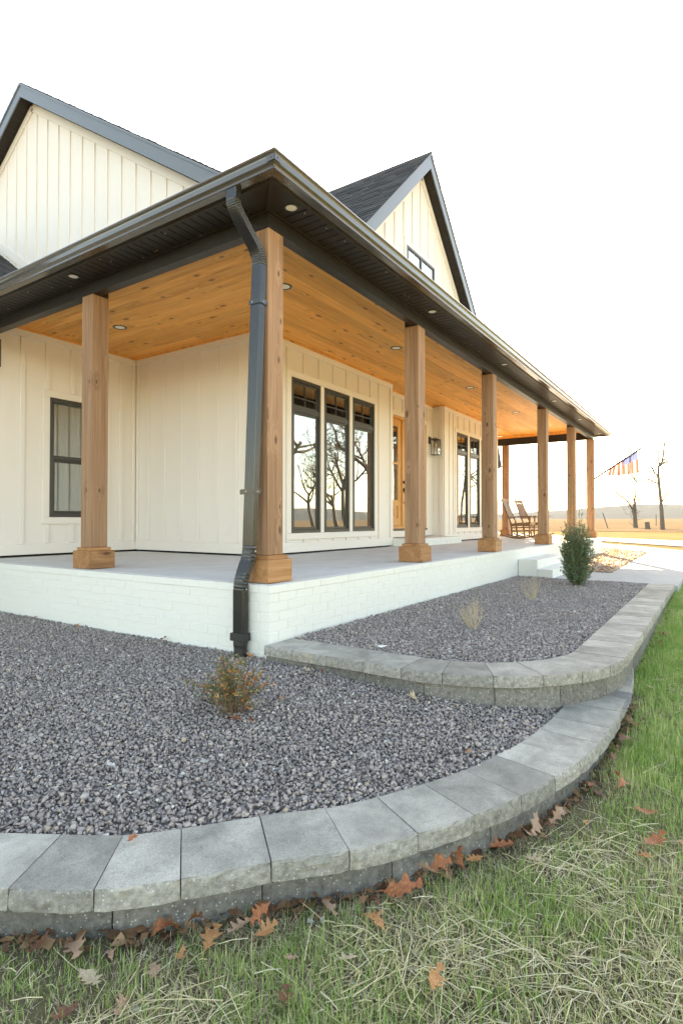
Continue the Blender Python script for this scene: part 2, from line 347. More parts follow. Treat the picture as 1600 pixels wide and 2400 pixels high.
def tag(o, label=None, cat=None, group=None, kind=None, category=None):
    for k, v in (('label', label), ("category", cat or category), ("group", group), ('kind', kind)):
        if v: o[k] = v
    return o
def mesh(name, mb, bev=0, smooth=False, org=(0, 0, 0), seg=1, fix=True):
    me = D.meshes.new(name)
    me.from_pydata([(x - org[0], y - org[1], z - org[2]) for x, y, z in mb.v], [], mb.f)
    for p, i in zip(me.polygons, mb.mi): p.material_index = i
    if fix or bev:
        bm = bmesh.new(); bm.from_mesh(me)
        bmesh.ops.recalc_face_normals(bm, faces=bm.faces)
        if bev: bmesh.ops.bevel(bm, geom=list(bm.edges), offset=bev, segments=seg, affect='EDGES', profile=.6)
        bm.to_mesh(me); bm.free()
    if smooth: me.polygons.foreach_set('use_smooth', [True] * len(me.polygons))
    return me
def obj(name, mb, mats, parent=None, bev=0, smooth=False, seg=1, fix=True, **tg):
    org = ORG.get(parent.name, (0, 0, 0)) if parent else (0, 0, 0)
    me = mesh(name, mb, bev, smooth, org, seg, fix) if isinstance(mb, MB) else mb
    o = D.objects.new(name, me); COL.objects.link(o)
    for m in (mats if isinstance(mats, list) else [mats]):
        if len(me.materials) < (len(mats) if isinstance(mats, list) else 1): me.materials.append(M[m])
    if parent: o.parent = parent; ORG[o.name] = org
    return tag(o, **tg)
def thing(name, label, cat, loc=(0, 0, 0), group=None, rz=0):
    o = D.objects.new(name, None); COL.objects.link(o); o.empty_display_size = .1
    o.location = loc; o.rotation_euler = (0, 0, rz); ORG[o.name] = tuple(loc)
    return tag(o, label, cat, group)
def copy_tree(o, loc, label, rz=None):
    c = o.copy(); COL.objects.link(c); c.location = loc; c['label'] = label
    if rz is not None: c.rotation_euler = (0, 0, rz)
    for ch in list(o.children):
        k = ch.copy(); COL.objects.link(k); k.parent = c
        for g in list(ch.children):
            q = g.copy(); COL.objects.link(q); q.parent = k
    return c
def big_mesh(name, V, F, mat, parent=None, **tg):   # numpy triangles
    me = D.meshes.new(name); n = len(F)
    me.vertices.add(len(V)); me.vertices.foreach_set('co', np.ascontiguousarray(V, dtype=np.float32).ravel())
    k = F.shape[1]
    me.loops.add(n * k); me.loops.foreach_set('vertex_index', np.ascontiguousarray(F, dtype=np.int32).ravel())
    me.polygons.add(n); me.polygons.foreach_set('loop_start', np.arange(0, n * k, k, dtype=np.int32))
    me.update(calc_edges=True); me.validate()
    me.materials.append(M[mat]); o = D.objects.new(name, me); COL.objects.link(o)
    if parent: o.parent = parent
    return tag(o, **tg)
# ================================================================== THE GROUND
def zl(x): return float(np.interp(x, [-.5, 1.4, 6, 12, 20, 400], [-.74, -.655, -.535, -.495, -.52, -.52]))
def grid_sheet(name, xs, ys, zf, mat, **tg):
    mb = MB(); nx, ny = len(xs), len(ys)
    mb.v = [(x, y, zf(x, y)) for y in ys for x in xs]
    mb.f = [(j * nx + i, j * nx + i + 1, (j + 1) * nx + i + 1, (j + 1) * nx + i) for j in range(ny - 1) for i in range(nx - 1)]
    mb.mi = [0] * len(mb.f)
    return obj(name, mb, mat, smooth=True, fix=False, kind='structure', **tg)
xs = [-900, -300, -80, -30, -12, -6, -4, -3, -2, -1, -.5, 0, .5, 1, 1.4, 2, 3, 4, 5, 6, 8, 10, 12, 16, 20, 30, 45, 60, 90, 150, 300, 600, 1200]
ys = [-900, -300, -120, -60, -30, -15, -8, -5, -3, -1, 1, 4, 8, 15, 30, 60, 120, 300, 900]
grid_sheet('field', xs, ys, lambda x, y: zl(x) - .012, 'field')
lx = [-22, -14, -9, -6, -4, -3, -2.5, -2, -1.5, -1, -.5, 0, .5, 1, 1.4, 2, 3, 4, 5, 6, 8, 10, 12, 14.5]
grid_sheet('lawn', lx, [-40, -25, -16, -10, -7, -5, -4, -3, -2.5, -2, -1.5, -1, -.5, 0, 1, 2, 4, 6], lambda x, y: zl(x) + .012 * math.sin(3.1 * x + 1.7 * y) * math.sin(2.3 * y), 'lawn')
grid_sheet('lawn_soil', [-4, -3, -2.5, -2, -1.5, -1, -.5, 0, .5, 1, 1.4, 2, 3, 4, 5, 5.76], [-4.4, -4, -3.5, -3, -2.5, -2, -1.5, -1, -.5, 0, 1, 2], lambda x, y: zl(x) + .005 + .012 * math.sin(3.1 * x + 1.7 * y) * math.sin(2.3 * y), 'lawnsoil')
grid_sheet('meadow', [52, 60, 80, 120, 200, 330], [-140, -60, -20, 0, 20, 60, 160], lambda x, y: -.50 + .02 * (x - 52) / 10 * (1 if x < 120 else 3.4), 'meadow')
def slab_poly(name, poly, z0, z1, mat):
    return obj(name, MB().prism(poly, 2, z0, z1), mat, kind='structure')
slab_poly('front_walk', [(5.765, -2.13), (7.325, -2.13), (7.325, -.004), (5.765, -.004)], -.62, -.42, 'walk')
slab_poly('driveway', [(7.335, -2.13), (15.3, -2.13), (16.06, -1.74), (18.7, -.26), (20.6, 1.2), (24, 4.2), (34, 14), (29, 16), (16.75, 4), (16.7, .6), (14.43, -1.0), (7.335, -1.1)], -.62, -.42, 'walk')
slab_poly('road', [(6, -14), (16, -5.6), (21.1, -1.52), (25.6, 2.0), (36, 10.4), (60, 32), (64, 28), (42, 12), (31.35, 2.93), (27.7, -1.23), (22, -7), (12, -17)], -.55, -.485, 'road')
slab_poly('far_road', [(95, 30), (150, 52), (152, 58), (95, 36)], -.55, -.05, 'road')
# wooded hills beyond the fields
def hills():
    mb = MB(); n = 90; rows = 7
    for j in range(rows):
        for i in range(n):
            a = R(-75) + R(165) * i / (n - 1); d = 560 + j * 60
            h = (0, 8, 15, 19, 21, 22, 17)[j] * (.72 + .20 * math.sin(a * 7 + 1.3) + .12 * math.sin(a * 17) + .05 * math.sin(a * 41 + j) + .03 * math.sin(a * 97 + 2 * j))
            mb.v.append((d * math.cos(a), d * math.sin(a), -1.2 + h))
    mb.f = [(j * n + i, j * n + i + 1, (j + 1) * n + i + 1, (j + 1) * n + i) for j in range(rows - 1) for i in range(n - 1)]; mb.mi = [0] * len(mb.f)
    obj('hills', mb, 'hill', smooth=True, fix=False, kind='structure')
hills()

# ================================================================== THE PORCH PLATFORM
CX, CW, ZB, ZC, ZS = .124, .171, 2.593, 2.86, 2.71       # post face, post width, beam bottom, ceiling, soffit
XW, YF, Y2, YB = 2.34, 2.17, 4.65, 2.42                    # wall planes
XE = 13.22                                                  # far end of the porch
pf = thing('porch_platform', 'white painted brick porch base with grey concrete floor and steps', 'porch', (0, 0, 0))
mb = MB(); mb.box(.102, XE - .1, .102, YF + 2.45, -.60, -.003); obj('porch_floor', mb, 'slab', pf)
mb = MB(); mb.box(.0045, XE - .0045, .0045, YF + 2.4, -.64, -.006); obj('mortar_backing', mb, 'brick', pf)
CO = .0677
def brick_mesh(l, h, d, seed):
    rnd = random.Random(seed); m = MB(); m.box(0, l, 0, d, 0, h)
    m.v = [(x + rnd.uniform(-.0015, .0015), y + rnd.uniform(-.0012, .0012), z + rnd.uniform(-.0015, .0015)) for x, y, z in m.v]
    me = mesh('brick', m, bev=.0011); me.materials.append(M['brick']); return me
BM = [brick_mesh(.1988, .0600, .09, i) for i in range(5)]; HM = [brick_mesh(.092, .0585, .09, 20 + i) for i in range(2)]
CM = [brick_mesh(.1985, .0530, .098, 40 + i) for i in range(4)]
far = MB(); rb = random.Random(3); count = 0
def put(me, loc, rz):
    global count
    o = D.objects.new('brick', me); COL.objects.link(o); o.location = loc; o.rotation_euler = (rb.uniform(-.004, .004), 0, rz); o.parent = pf; count += 1
def join(me, loc, rz):
    c, s = math.cos(rz), math.sin(rz)
    far.add([(loc[0] + c * v.co.x - s * v.co.y, loc[1] + s * v.co.x + c * v.co.y, loc[2] + v.co.z) for v in me.vertices], [tuple(p.vertices) for p in me.polygons])
for row in range(8):
    cap = row == 0
    z = -.0545 if cap else -.0563 - row * CO + .0045
    # front face (facing -Y), bricks run along +X
    x = 0.0 if row % 2 == 0 else -.1
    while x < XE - .01:
        me = (CM if cap else BM)[rb.randrange(4)]; xx = x; l = .194
        if x < 0: me = HM[rb.randrange(2)]; xx = .0; l = .092
        if not (5.75 < xx + l and xx < 7.6 and row > 1):
            f = put if xx < 2.75 else join
            f(me, (xx + .0007, rb.uniform(-.0005, .0003) - (.003 if cap else 0), z), 0)
        x = (x + .2) if x >= 0 else .1
    # left face (facing -X), bricks run along +Y
    y = .1 if row % 2 == 0 else .205
    if row % 2: put(HM[0], (rb.uniform(-.002, .001) + (-.004 if cap else 0), .195, z), -math.pi / 2)
    while y < 4.6:
        (put if y < 4.0 else join)((CM if cap else BM)[rb.randrange(4)], (rb.uniform(-.0014, .0008) - (.003 if cap else 0), y + .1992, z), -math.pi / 2)
        y += .2
def brick_box(x0, x1, y0, y1, z0, z1, ch=.068):   # small brick mass with its own courses, white
    far.box(x0 + .006, x1 - .006, y0 + .006, y1, z0, z1 - .004)
    zz = z1; k = 0
    while zz - .03 > z0:
        h = min(ch, zz - z0); b = zz - h + .008
        x = x0 - (.1 if k % 2 else 0)
        while x < x1 - .012:
            a, c = max(x, x0), min(x + .193, x1)
            if c - a > .03: far.box(a + .002, c - .002, y0 + rb.uniform(-.002, .001), y0 + .088, b, zz)
            x += .2
        y = y0 + .092
        while y < y1 - .02:
            c = min(y + .193, y1); far.box(x0 + rb.uniform(-.002, .001), x0 + .088, y + .002, c - .002, b, zz); y += .2
        zz -= h; k += 1
for o in BM + HM: pass
obj('brickwork', far, 'brick', pf, kind='stuff')
def step(name, x0, x1, y0, y1, z0, z1):
    global far
    far = MB(); brick_box(x0, x1, y0, y1, z0, z1); far.box(x0 + .09, x1 - .01, y0 + .09, y1, z1 - .012, z1 - .001)
    return obj(name, far, 'brick', pf)
step('step', 5.825, 7.62, -.29, -.002, -.62, -.150)
step('step', 5.825, 7.62, -.51, -.296, -.62, -.288)
step('door_step', 5.755, 7.985, 1.78, YB - .03, -.002, .131)

# ================================================================== THE HOUSE
H = thing('farmhouse', 'white board and batten farmhouse with dark gable roofs and wood ceiled porch', 'house', (XW, YF, 0))
def wall_holes(ax, pl, th, u0, u1, z0, z1, holes):
    """wall sheet facing -X (ax 0) or -Y (ax 1), front at pl, thickness th behind it, rectangular openings cut out"""
    us = sorted({u0, u1} | {h[i] for h in holes for i in (0, 1)}); zs = sorted({z0, z1} | {h[i] for h in holes for i in (2, 3)})
    def solid(i, j):
        if i < 0 or j < 0 or i >= len(us) - 1 or j >= len(zs) - 1: return False
        uc, zc = (us[i] + us[i + 1]) / 2, (zs[j] + zs[j + 1]) / 2
        return not any(h[0] < uc < h[1] and h[2] < zc < h[3] for h in holes)
    mb = MB(); P = (lambda u, d, z: (pl + d, u, z)) if ax == 0 else (lambda u, d, z: (u, pl + d, z))
    for i in range(len(us) - 1):
        for j in range(len(zs) - 1):
            if not solid(i, j): continue
            a, b, c, d = us[i], us[i + 1], zs[j], zs[j + 1]
            for dd in (0, th): mb.add([P(a, dd, c), P(b, dd, c), P(b, dd, d), P(a, dd, d)], [(0, 1, 2, 3)])
            for (di, dj, q) in ((-1, 0, [(a, c), (a, d)]), (1, 0, [(b, c), (b, d)]), (0, -1, [(a, c), (b, c)]), (0, 1, [(a, d), (b, d)])):
                if not solid(i + di, j + dj):
                    (p0, p1) = q; mb.add([P(p0[0], 0, p0[1]), P(p1[0], 0, p1[1]), P(p1[0], th, p1[1]), P(p0[0], th, p0[1])], [(0, 1, 2, 3)])
    bm_ = mb; return bm_
def ubox(mb, ax, pl, u0, u1, d0, d1, z0, z1):   # d measured outwards from the wall plane
    if ax == 0: mb.box(pl - d1, pl - d0, u0, u1, z0, z1)
    else: mb.box(u0, u1, pl - d1, pl - d0, z0, z1)
    return mb
BW, BP = .058, .019
def battens(wall, ax, pl, us, z0, z1, holes, top=None):
    for u in us:
        zt = top(u) if top else z1
        segs = [(z0, zt)]
        for h in holes:
            if h[0] - BW / 2 - .092 < u < h[1] + BW / 2 + .092:
                segs = [s for a, b in segs for s in ((a, min(b, h[2] - .092)), (max(a, h[3] + .092), b)) if s[1] - s[0] > .025]
        for a, b in segs:
            obj('batten', ubox(MB(), ax, pl, u - BW / 2, u + BW / 2, .0005, BP, a + .001, b - .001), 'siding', wall, bev=.0025)
def trim(wall, ax, pl, u0, u1, z0, z1, d=.024):
    return obj('trim_board', ubox(MB(), ax, pl, u0, u1, .0008, d, z0, z1), 'siding', wall, bev=.003)
def window_trim(wall, ax, pl, h):
    u0, u1, z0, z1 = h; t = .09
    trim(wall, ax, pl, u0 - t, u1 + t, z1 + .001, z1 + t); trim(wall, ax, pl, u0 - t, u1 + t, z0 - t, z0 - .001)
    trim(wall, ax, pl, u0 - t, u0 - .001, z0, z1); trim(wall, ax, pl, u1 + .001, u1 + t, z0, z1)

F1 = [(2.92, 3.585, .283, 2.385), (3.68, 4.348, .283, 2.385), (4.445, 5.11, .283, 2.385)]
F2 = [(8.66, 9.31, .293, 2.388), (9.435, 10.07, .293, 2.388), (10.195, 10.83, .293, 2.388)]
gable_w = [(6.30, 7.51, 4.80, 5.547)]
# front wall, two wings of the porch wall, joined above by the gable wall
ZT = 2.86
def front_block(name, x0, x1, hs, us, cornerL, cornerR):
    hol = [(hs[0][0] - .0, hs[0][1], hs[0][2], hs[0][3])] + list(hs[1:])
    wl_ = obj(name, wall_holes(1, YF, .12, x0, x1, .024, ZT - .001, hol), 'siding', H)
    span = (hs[0][0], hs[-1][1], hs[0][2], hs[0][3])
    battens(wl_, 1, YF, us, .158, 2.755, [span])
    trim(wl_, 1, YF, x0, x1, .024, .155); trim(wl_, 1, YF, x0 + (.0), x1, 2.758, ZT - .004)
    t = .09
    trim(wl_, 1, YF, span[0] - t, span[1] + t, span[3] + .001, span[3] + t); trim(wl_, 1, YF, span[0] - t, span[1] + t, span[2] - t, span[2] - .001)
    trim(wl_, 1, YF, span[0] - t, span[0] - .001, span[2], span[3]); trim(wl_, 1, YF, span[1] + .001, span[1] + t, span[2], span[3])
    for a, b in zip(hs[:-1], hs[1:]): trim(wl_, 1, YF, a[1] + .001, b[0] - .001, span[2], span[3], .020)
    if cornerL: trim(wl_, 1, YF, x0 - .0, x0 + .085, .157, 2.756, .0235)
    if cornerR: trim(wl_, 1, YF, x1 - .085, x1, .157, 2.756, .0235)
    return wl_
b1 = front_block('front_wall', XW, 5.748, F1, [2.52] + [2.86 + .358 * k for k in range(7)] + [5.29, 5.60][:1], False, True)
b2 = front_block('front_wall', 8.0, 11.42, F2, [8.30, 8.52] + [8.78 + .355 * k for k in range(6)] + [11.1], True, True)
ew = obj('entry_wall', wall_holes(1, YB, .12, 5.60, 8.18, .14, ZT - .001, [(6.10, 7.64, .285, 2.42)]), 'siding', H)
battens(ew, 1, YB, [5.92 + .36 * k for k in range(7)] , .155, 2.755, [(6.10, 7.64, .0, 2.42)])
trim(ew, 1, YB, 5.63, 7.97, 2.758, ZT - .004); trim(ew, 1, YB, 5.95, 7.79, 2.422, 2.51); trim(ew, 1, YB, 7.645, 7.735, .15, 2.42); trim(ew, 1, YB, 6.0, 6.095, .15, 2.42)
trim(ew, 1, YB, 6.1, 7.64, .14, .262)
for x0, x1 in ((5.628, 5.747), (8.001, 8.12)):
    obj('return_wall', MB().box(x0, x1, YF + .121, YB - .001, .024, ZT - .002), 'siding', H)
rt = MB().box(7.976, 7.999, YF + .004, YF + .09, .14, ZT - .006); obj('trim_board', rt, 'siding', b2, bev=.003)
# side wall under the left gable: a wall with the gable on top
RZ1, RY1, S1 = 8.22, 7.65, .667          # ridge of the left gable roof (top surface), slope
def r1(y): return RZ1 - S1 * abs(y - RY1)
mb = MB(); und = .235
poly = [(YF + .122, .024), (13.2, .024), (13.2, r1(13.2) - und), (RY1, RZ1 - und), (YF + .122, r1(YF + .122) - und)]
mb.prism(poly, 0, XW, XW + .12)
side = obj('side_wall', mb, 'siding', H)
trim(side, 0, XW, YF + .123, Y2 - .025, .024, .155); trim(side, 0, XW, YF + .123, Y2 - .025, 2.758, ZT - .004)
trim(side, 0, XW, YF + .002, YF + .085, .157, 2.756, .0235)
battens(side, 0, XW, [2.59 + .3525 * k for k in range(6)], .158, 2.755, [])
battens(side, 0, XW, [2.59 + .3525 * k for k in range(31)], 3.32, 0, [], top=lambda y: r1(y) - und - .155 - (.02 if y < 7 else .02))
trim(side, 0, XW, Y2 - .075, Y2 - .026, .157, 2.756, .022)
for sgn, ye in ((-1, YF + .2), (1, 12.9)):   # rake trim boards along the gable
    a, b = (XW - .012, ye, r1(ye) - und - .077), (XW - .012, RY1, RZ1 - und - .077)
    obj('trim_board', MB().bar(a, b, .023, .128), 'siding', side)
# wing wall with the small window, at the back of the porch
W2 = (1.02, 1.80, .497, 2.058)
wing = obj('wing_wall', wall_holes(1, Y2, .12, -2.4, XW - .001, .024, 2.9, [W2]), 'siding', H)
trim(wing, 1, Y2, -2.4, XW - .025, .024, .155); trim(wing, 1, Y2, -2.4, XW - .025, 2.758, ZT - .004)
battens(wing, 1, Y2, [-2.1 + .356 * k for k in range(7)] + [.29, .675, .99, 1.335, 1.69, 2.08], .158, 2.755, [W2])
obj('wing_foundation', MB().box(-2.4, -.006, Y2 + .004, 7.0, -.66, .021), 'brick', H)
window_trim(wing, 1, Y2, W2); trim(wing, 1, Y2, XW - .075, XW - .026, .157, 2.756, .022)
# front gable wall above the porch roof
RX2, RZ2 = 6.925, 7.52
def r2(x): return RZ2 - abs(x - RX2)
u2 = .30
gp = [(XW + .002, ZT + .004), (11.42, ZT + .004), (11.42, 4.3), (RX2 + (RZ2 - u2 - 4.3), 4.3), (RX2, RZ2 - u2), (RX2 - (RZ2 - u2 - 4.3), 4.3), (XW + .002, 4.3)]
gw = obj('gable_wall', MB().prism(gp, 1, YF, YF + .119), 'siding', H)
battens(gw, 1, YF, [RX2 + .352 * k for k in range(-9, 10)], 3.3, 0, [gable_w[0]], top=lambda x: min(max(r2(x) - u2 - .19, 3.5), 99))
for sgn in (-1, 1):
    a, b = (RX2 + sgn * 3.0, YF - .012, r2(RX2 + 3.0) - u2 - .085), (RX2, YF - .012, RZ2 - u2 - .085)
    obj('trim_board', MB().bar(a, b, .023, .13), 'siding', gw)
window_trim(gw, 1, YF, gable_w[0])

# ---- windows
def frame_ring(mb, ax, pl, u0, u1, z0, z1, w, d0, d1):
    ubox(mb, ax, pl, u0, u1, d0, d1, z0, z0 + w); ubox(mb, ax, pl, u0, u1, d0, d1, z1 - w, z1)
    ubox(mb, ax, pl, u0, u0 + w, d0, d1, z0 + w, z1 - w); ubox(mb, ax, pl, u1 - w, u1, d0, d1, z0 + w, z1 - w)
def pane(par, ax, pl, u0, u1, z0, z1, d):
    mb = MB(); k = .0075 if pl == YF and z1 < 2.5 else 0     # left edge set deeper, angling front panes to shift the reflected porch posts
    if ax == 1: mb.hexa([(u0, pl - d + k, z0), (u1, pl - d, z0), (u1, pl - d + .006, z0), (u0, pl - d + k + .006, z0)], [(u0, pl - d + k, z1), (u1, pl - d, z1), (u1, pl - d + .006, z1), (u0, pl - d + k + .006, z1)])
    else: ubox(mb, ax, pl, u0, u1, d - .006, d, z0, z1)
    return obj('pane', mb, 'glass', par)
def tall_window(h):
    u0, u1, z0, z1 = h; zt = z1 - .42
    mb = MB(); frame_ring(mb, 1, YF, u0 + .002, u1 - .002, z0 + .002, z1 - .002, .042, -.07, .028)
    fr = obj('window', mb, 'frame', H, bev=.003)
    mb = MB(); ubox(mb, 1, YF, u0 + .045, u1 - .045, -.07, .022, zt - .035, zt + .035); obj('transom_bar', mb, 'frame', fr, bev=.003)
    mb = MB(); frame_ring(mb, 1, YF, u0 + .045, u1 - .045, z0 + .045, zt - .036, .034, -.06, .008); obj('sash', mb, 'frame', fr, bev=.003)
    mb = MB(); frame_ring(mb, 1, YF, u0 + .045, u1 - .045, zt + .036, z1 - .045, .026, -.06, .004); obj('sash', mb, 'frame', fr, bev=.003)
    pane(fr, 1, YF, u0 + .078, u1 - .078, z0 + .078, zt - .069, -.004)
    pane(fr, 1, YF, u0 + .070, u1 - .070, zt + .061, z1 - .070, -.010)
    mb = MB(); c = (u0 + u1) / 2; ubox(mb, 1, YF, c - .008, c + .008, -.009, -.002, zt + .062, z1 - .071); obj('muntin', mb, 'frame', fr)
    c = zt + .061 + (z1 - zt - .131) * .36
    mb = MB(); ubox(mb, 1, YF, u0 + .071, u1 - .071, -.009, -.003, c - .007, c + .007); obj('muntin', mb, 'frame', fr)
for h in F1 + F2: tall_window(h)
def hung_window(h):
    u0, u1, z0, z1 = h; zm = (z0 + z1) / 2
    mb = MB(); frame_ring(mb, 1, Y2, u0 + .002, u1 - .002, z0 + .002, z1 - .002, .05, -.07, .028); fr = obj('window', mb, 'frame', H, bev=.003)
    mb = MB(); ubox(mb, 1, Y2, u0 + .053, u1 - .053, -.06, .004, zm - .028, zm + .028); obj('meeting_rail', mb, 'frame', fr, bev=.003)
    mb = MB(); frame_ring(mb, 1, Y2, u0 + .053, u1 - .053, z0 + .053, zm - .029, .03, -.06, -.006); obj('sash', mb, 'frame', fr, bev=.003)
    pane(fr, 1, Y2, u0 + .082, u1 - .082, z0 + .082, zm - .058, -.03); pane(fr, 1, Y2, u0 + .054, u1 - .054, zm + .029, z1 - .053, -.045)
    mb = MB(); n = 60
    xs_ = [u0 - .05 + (u1 - u0 + .1) * i / n for i in range(n + 1)]
    mb.v = [(x, Y2 + .20 + .028 * math.sin(i * 1.13) + .012 * math.sin(i * 2.9), z) for z in (z0 - .1, z1 + .1) for i, x in enumerate(xs_)]
    mb.f = [(i, i + 1, n + 2 + i, n + 1 + i) for i in range(n)]; mb.mi = [0] * n
    obj('curtain', mb, 'curtain', fr, fix=False, smooth=True)
hung_window(W2)
u0, u1, z0, z1 = gable_w[0]; mb = MB()
frame_ring(mb, 1, YF, u0, u1, z0, z1, .05, .001, .03); ubox(mb, 1, YF, 6.865, 6.925, .001, .028, z0 + .05, z1 - .05); fr = obj('window', mb, 'frame', H, bev=.003)
for a, b in ((u0 + .051, 6.864), (6.926, u1 - .051)):
    mb = MB(); ubox(mb, 1, YF, a, b, .002, .010, z0 + .051, z1 - .051); obj('pane', mb, 'glass', fr)
    mb = MB(); ubox(mb, 1, YF, (a + b) / 2 - .007, (a + b) / 2 + .007, .0105, .014, z0 + .052, z1 - .052); obj('muntin', mb, 'white', fr)

# ---- entry: sidelight and door
mb = MB(); frame_ring(mb, 1, YB, 6.102, 7.638, .30, 2.418, .048, -.08, .018); ubox(mb, 1, YB, 6.607, 6.625, -.08, .008, .35, 2.37)
ef = obj('door_frame', mb, 'door', H, bev=.003)
obj('threshold', ubox(MB(), 1, YB, 6.10, 7.64, -.08, .045, .263, .299), 'frame', ef, bev=.004)
def leaf(u0, u1, name):
    z0, z1 = .352, 2.368; gl, gr = u0 + .12, u1 - .135
    mb = MB(); f = lambda a, b, c, d: ubox(mb, 1, YB, a, b, -.06, -.012, c, d)
    f(u0, gl, z0, z1); f(gr, u1, z0, z1); f(gl, gr, z0, .50); f(gl, gr, .725, .835); f(gl, gr, 1.505, 1.545); f(gl, gr, 2.225, z1)
    d = obj(name, mb, 'door', H, bev=.003)
    mb = MB(); ubox(mb, 1, YB, gl + .002, gr - .002, -.05, -.030, .502, .723); obj('door_panel', mb, 'door', d)
    mb = MB(); ubox(mb, 1, YB, gl + .04, gr - .04, -.029, -.016, .545, .68); obj('door_panel', mb, 'door', d, bev=.008)
    for a, b in ((.836, 1.504), (1.546, 2.224)): pane(d, 1, YB, gl + .001, gr - .001, a, b, -.034)
    return d
leaf(6.153, 6.604, 'sidelight'); dr = leaf(6.629, 7.588, 'door')
hd = MB()
for zc, r_ in ((1.184, .028), (1.043, .032)): hd.tube([(6.70, YB + .012, zc), (6.70, YB - .035, zc)], r_, 12)
obj('deadbolt', hd, 'black', dr)
obj('door_handle', MB().tube([(6.70, YB + .012, 1.0), (6.70, YB - .05, .99), (6.70, YB - .06, .90), (6.70, YB - .05, .80), (6.70, YB + .012, .79)], .011, 8), 'black', dr, smooth=True)

# ---- closed, dim interior
mb = MB(); mb.box(XW + .13, 11.40, 5.2, 5.3, .02, 6.0); obj('interior_wall', mb, 'room', H)
mb = MB(); mb.box(XW + .13, 11.40, YF + .13, 5.19, -.002, .021); obj('interior_floor', mb, 'room', H)
mb = MB(); mb.box(XW + .13, 11.40, YF + .30, 5.19, 2.62, 2.70); obj('interior_ceiling', mb, 'room', H)
mb = MB(); mb.box(11.42 - .12, 11.419, YF + .125, 13.0, .02, 4.25); obj('end_wall', mb, 'siding', H)
mb = MB(); mb.box(-2.4, XW - .002, 7.0, 7.1, .02, 2.89); mb.box(-2.5, XW - .003, Y2 + .121, 7.1, 2.901, 2.95); mb.box(-2.4, XW - .004, Y2 + .125, 6.99, -.02, .018); mb.box(-2.5, -2.401, Y2, 7.1, .02, 2.9); obj('interior_wall', mb, 'room', H)

# ---- roofs
def roof_slab(name, ring_top, th, mat='fascia'):
    """closed slab whose top ring is given, bottom ring th lower (vertical)"""
    return obj(name, MB().hexa([(x, y, z - th) for x, y, z in ring_top], ring_top), mat, H)
def shingles(parent, o, du, dv, nrm, nu, lv, exp=.14, tabw=.31, seed=0):
    """courses of tabs on a slope: o lower corner, du unit along eave, dv unit up slope; nu eave length, lv slope length"""
    rnd = random.Random(seed); o, du, dv, nrm = Vector(o), Vector(du), Vector(dv), Vector(nrm); mb = MB()
    rows = int(lv / exp)
    for r_ in range(rows + 1):
        u = -rnd.random() * tabw; a0 = r_ * exp; a1 = min(a0 + exp + .05, lv)
        while u < nu:
            w_ = tabw * rnd.choice((.5, .7, 1.0, 1.15)); s, e = max(u, 0), min(u + w_, nu)
            if e - s > .03:
                t0 = .012 + rnd.choice((0, .004, .007)); dz = rnd.uniform(-.008, .004); p = lambda uu, vv, h: o + du * uu + dv * vv + nrm * h
                b0 = max(a0 + dz, -.02)
                mb.add([p(s, b0, .001), p(e - .003, b0, .001), p(e - .003, b0, t0), p(s, b0, t0), p(s, a1, .003), p(e - .003, a1, .003)],
                       [(0, 1, 2, 3), (3, 2, 5, 4), (0, 3, 4), (1, 5, 2)])
            u += w_
    return obj('shingle', mb, 'shingle', parent, fix=False, kind='stuff')
XO1 = 2.105
ye1, ye2 = YF - .42, 13.9
rf = roof_slab('main_roof', [(XO1 + .021, ye1, r1(ye1)), (16, ye1, r1(ye1)), (16, RY1, RZ1), (XO1 + .021, RY1, RZ1)], .19, 'soffit')
rf2 = roof_slab('main_roof', [(XO1 + .021, RY1 + .002, RZ1), (16, RY1 + .002, RZ1), (16, ye2, r1(ye2)), (XO1 + .021, ye2, r1(ye2))], .19, 'soffit')
k1 = 1 / math.hypot(1, S1)
shingles(rf, (XO1 - .012, ye1 - .02, r1(ye1) - .013), (1, 0, 0), (0, k1, S1 * k1), (0, -S1 * k1, k1), 13.8, (RY1 - ye1) / k1 + .03, .14, .6, 1)
shingles(rf2, (XO1 - .012, ye2 + .02, r1(ye2) - .013), (1, 0, 0), (0, -k1, S1 * k1), (0, S1 * k1, k1), 13.8, (ye2 - RY1) / k1 + .03, .14, .6, 2)
def rake(ax, pl, apex, foot, depth, drop):
    """rake board: fascia strip in plane pl, from foot to apex (2D u,z top edge)"""
    a, b = foot, apex; poly = [(a[0], a[1]), (b[0], b[1]), (b[0], b[1] - drop), (a[0], a[1] - drop)]
    o = obj('rake_fascia', MB().prism(poly, ax, pl, pl + depth), 'fascia', H)
    obj('drip_edge', MB().prism([(a[0], a[1] - .001), (b[0], b[1] - .001), (b[0], b[1] - .04), (a[0], a[1] - .04)], ax, pl - .014, pl - .001), 'fascia', o)
for ye in (ye1, ye2): rake(0, XO1, (RY1, RZ1 - .004), (ye, r1(ye) - .004), .020, .245)
def rake_soffit(ax, p0, p1, apex, foot, drop, exp=.10):
    mb = MB(); n = int(math.hypot(apex[0] - foot[0], apex[1] - foot[1]) / exp)
    for i in range(n):
        t0, t1 = i / n, (i + .93) / n
        q = [(foot[0] + (apex[0] - foot[0]) * t, foot[1] + (apex[1] - foot[1]) * t - drop) for t in (t0, t1)]
        mb.prism([(q[0][0], q[0][1]), (q[1][0], q[1][1]), (q[1][0], q[1][1] - .012), (q[0][0], q[0][1] - .012)], ax, p0, p1)
    obj('rake_soffit', mb, 'soffit', H, kind='stuff')
for ye in (ye1, ye2): rake_soffit(0, XO1 + .022, XW - .002, (RY1, RZ1), (ye, r1(ye)), .192)
YO2 = 1.95; hw = 3.35
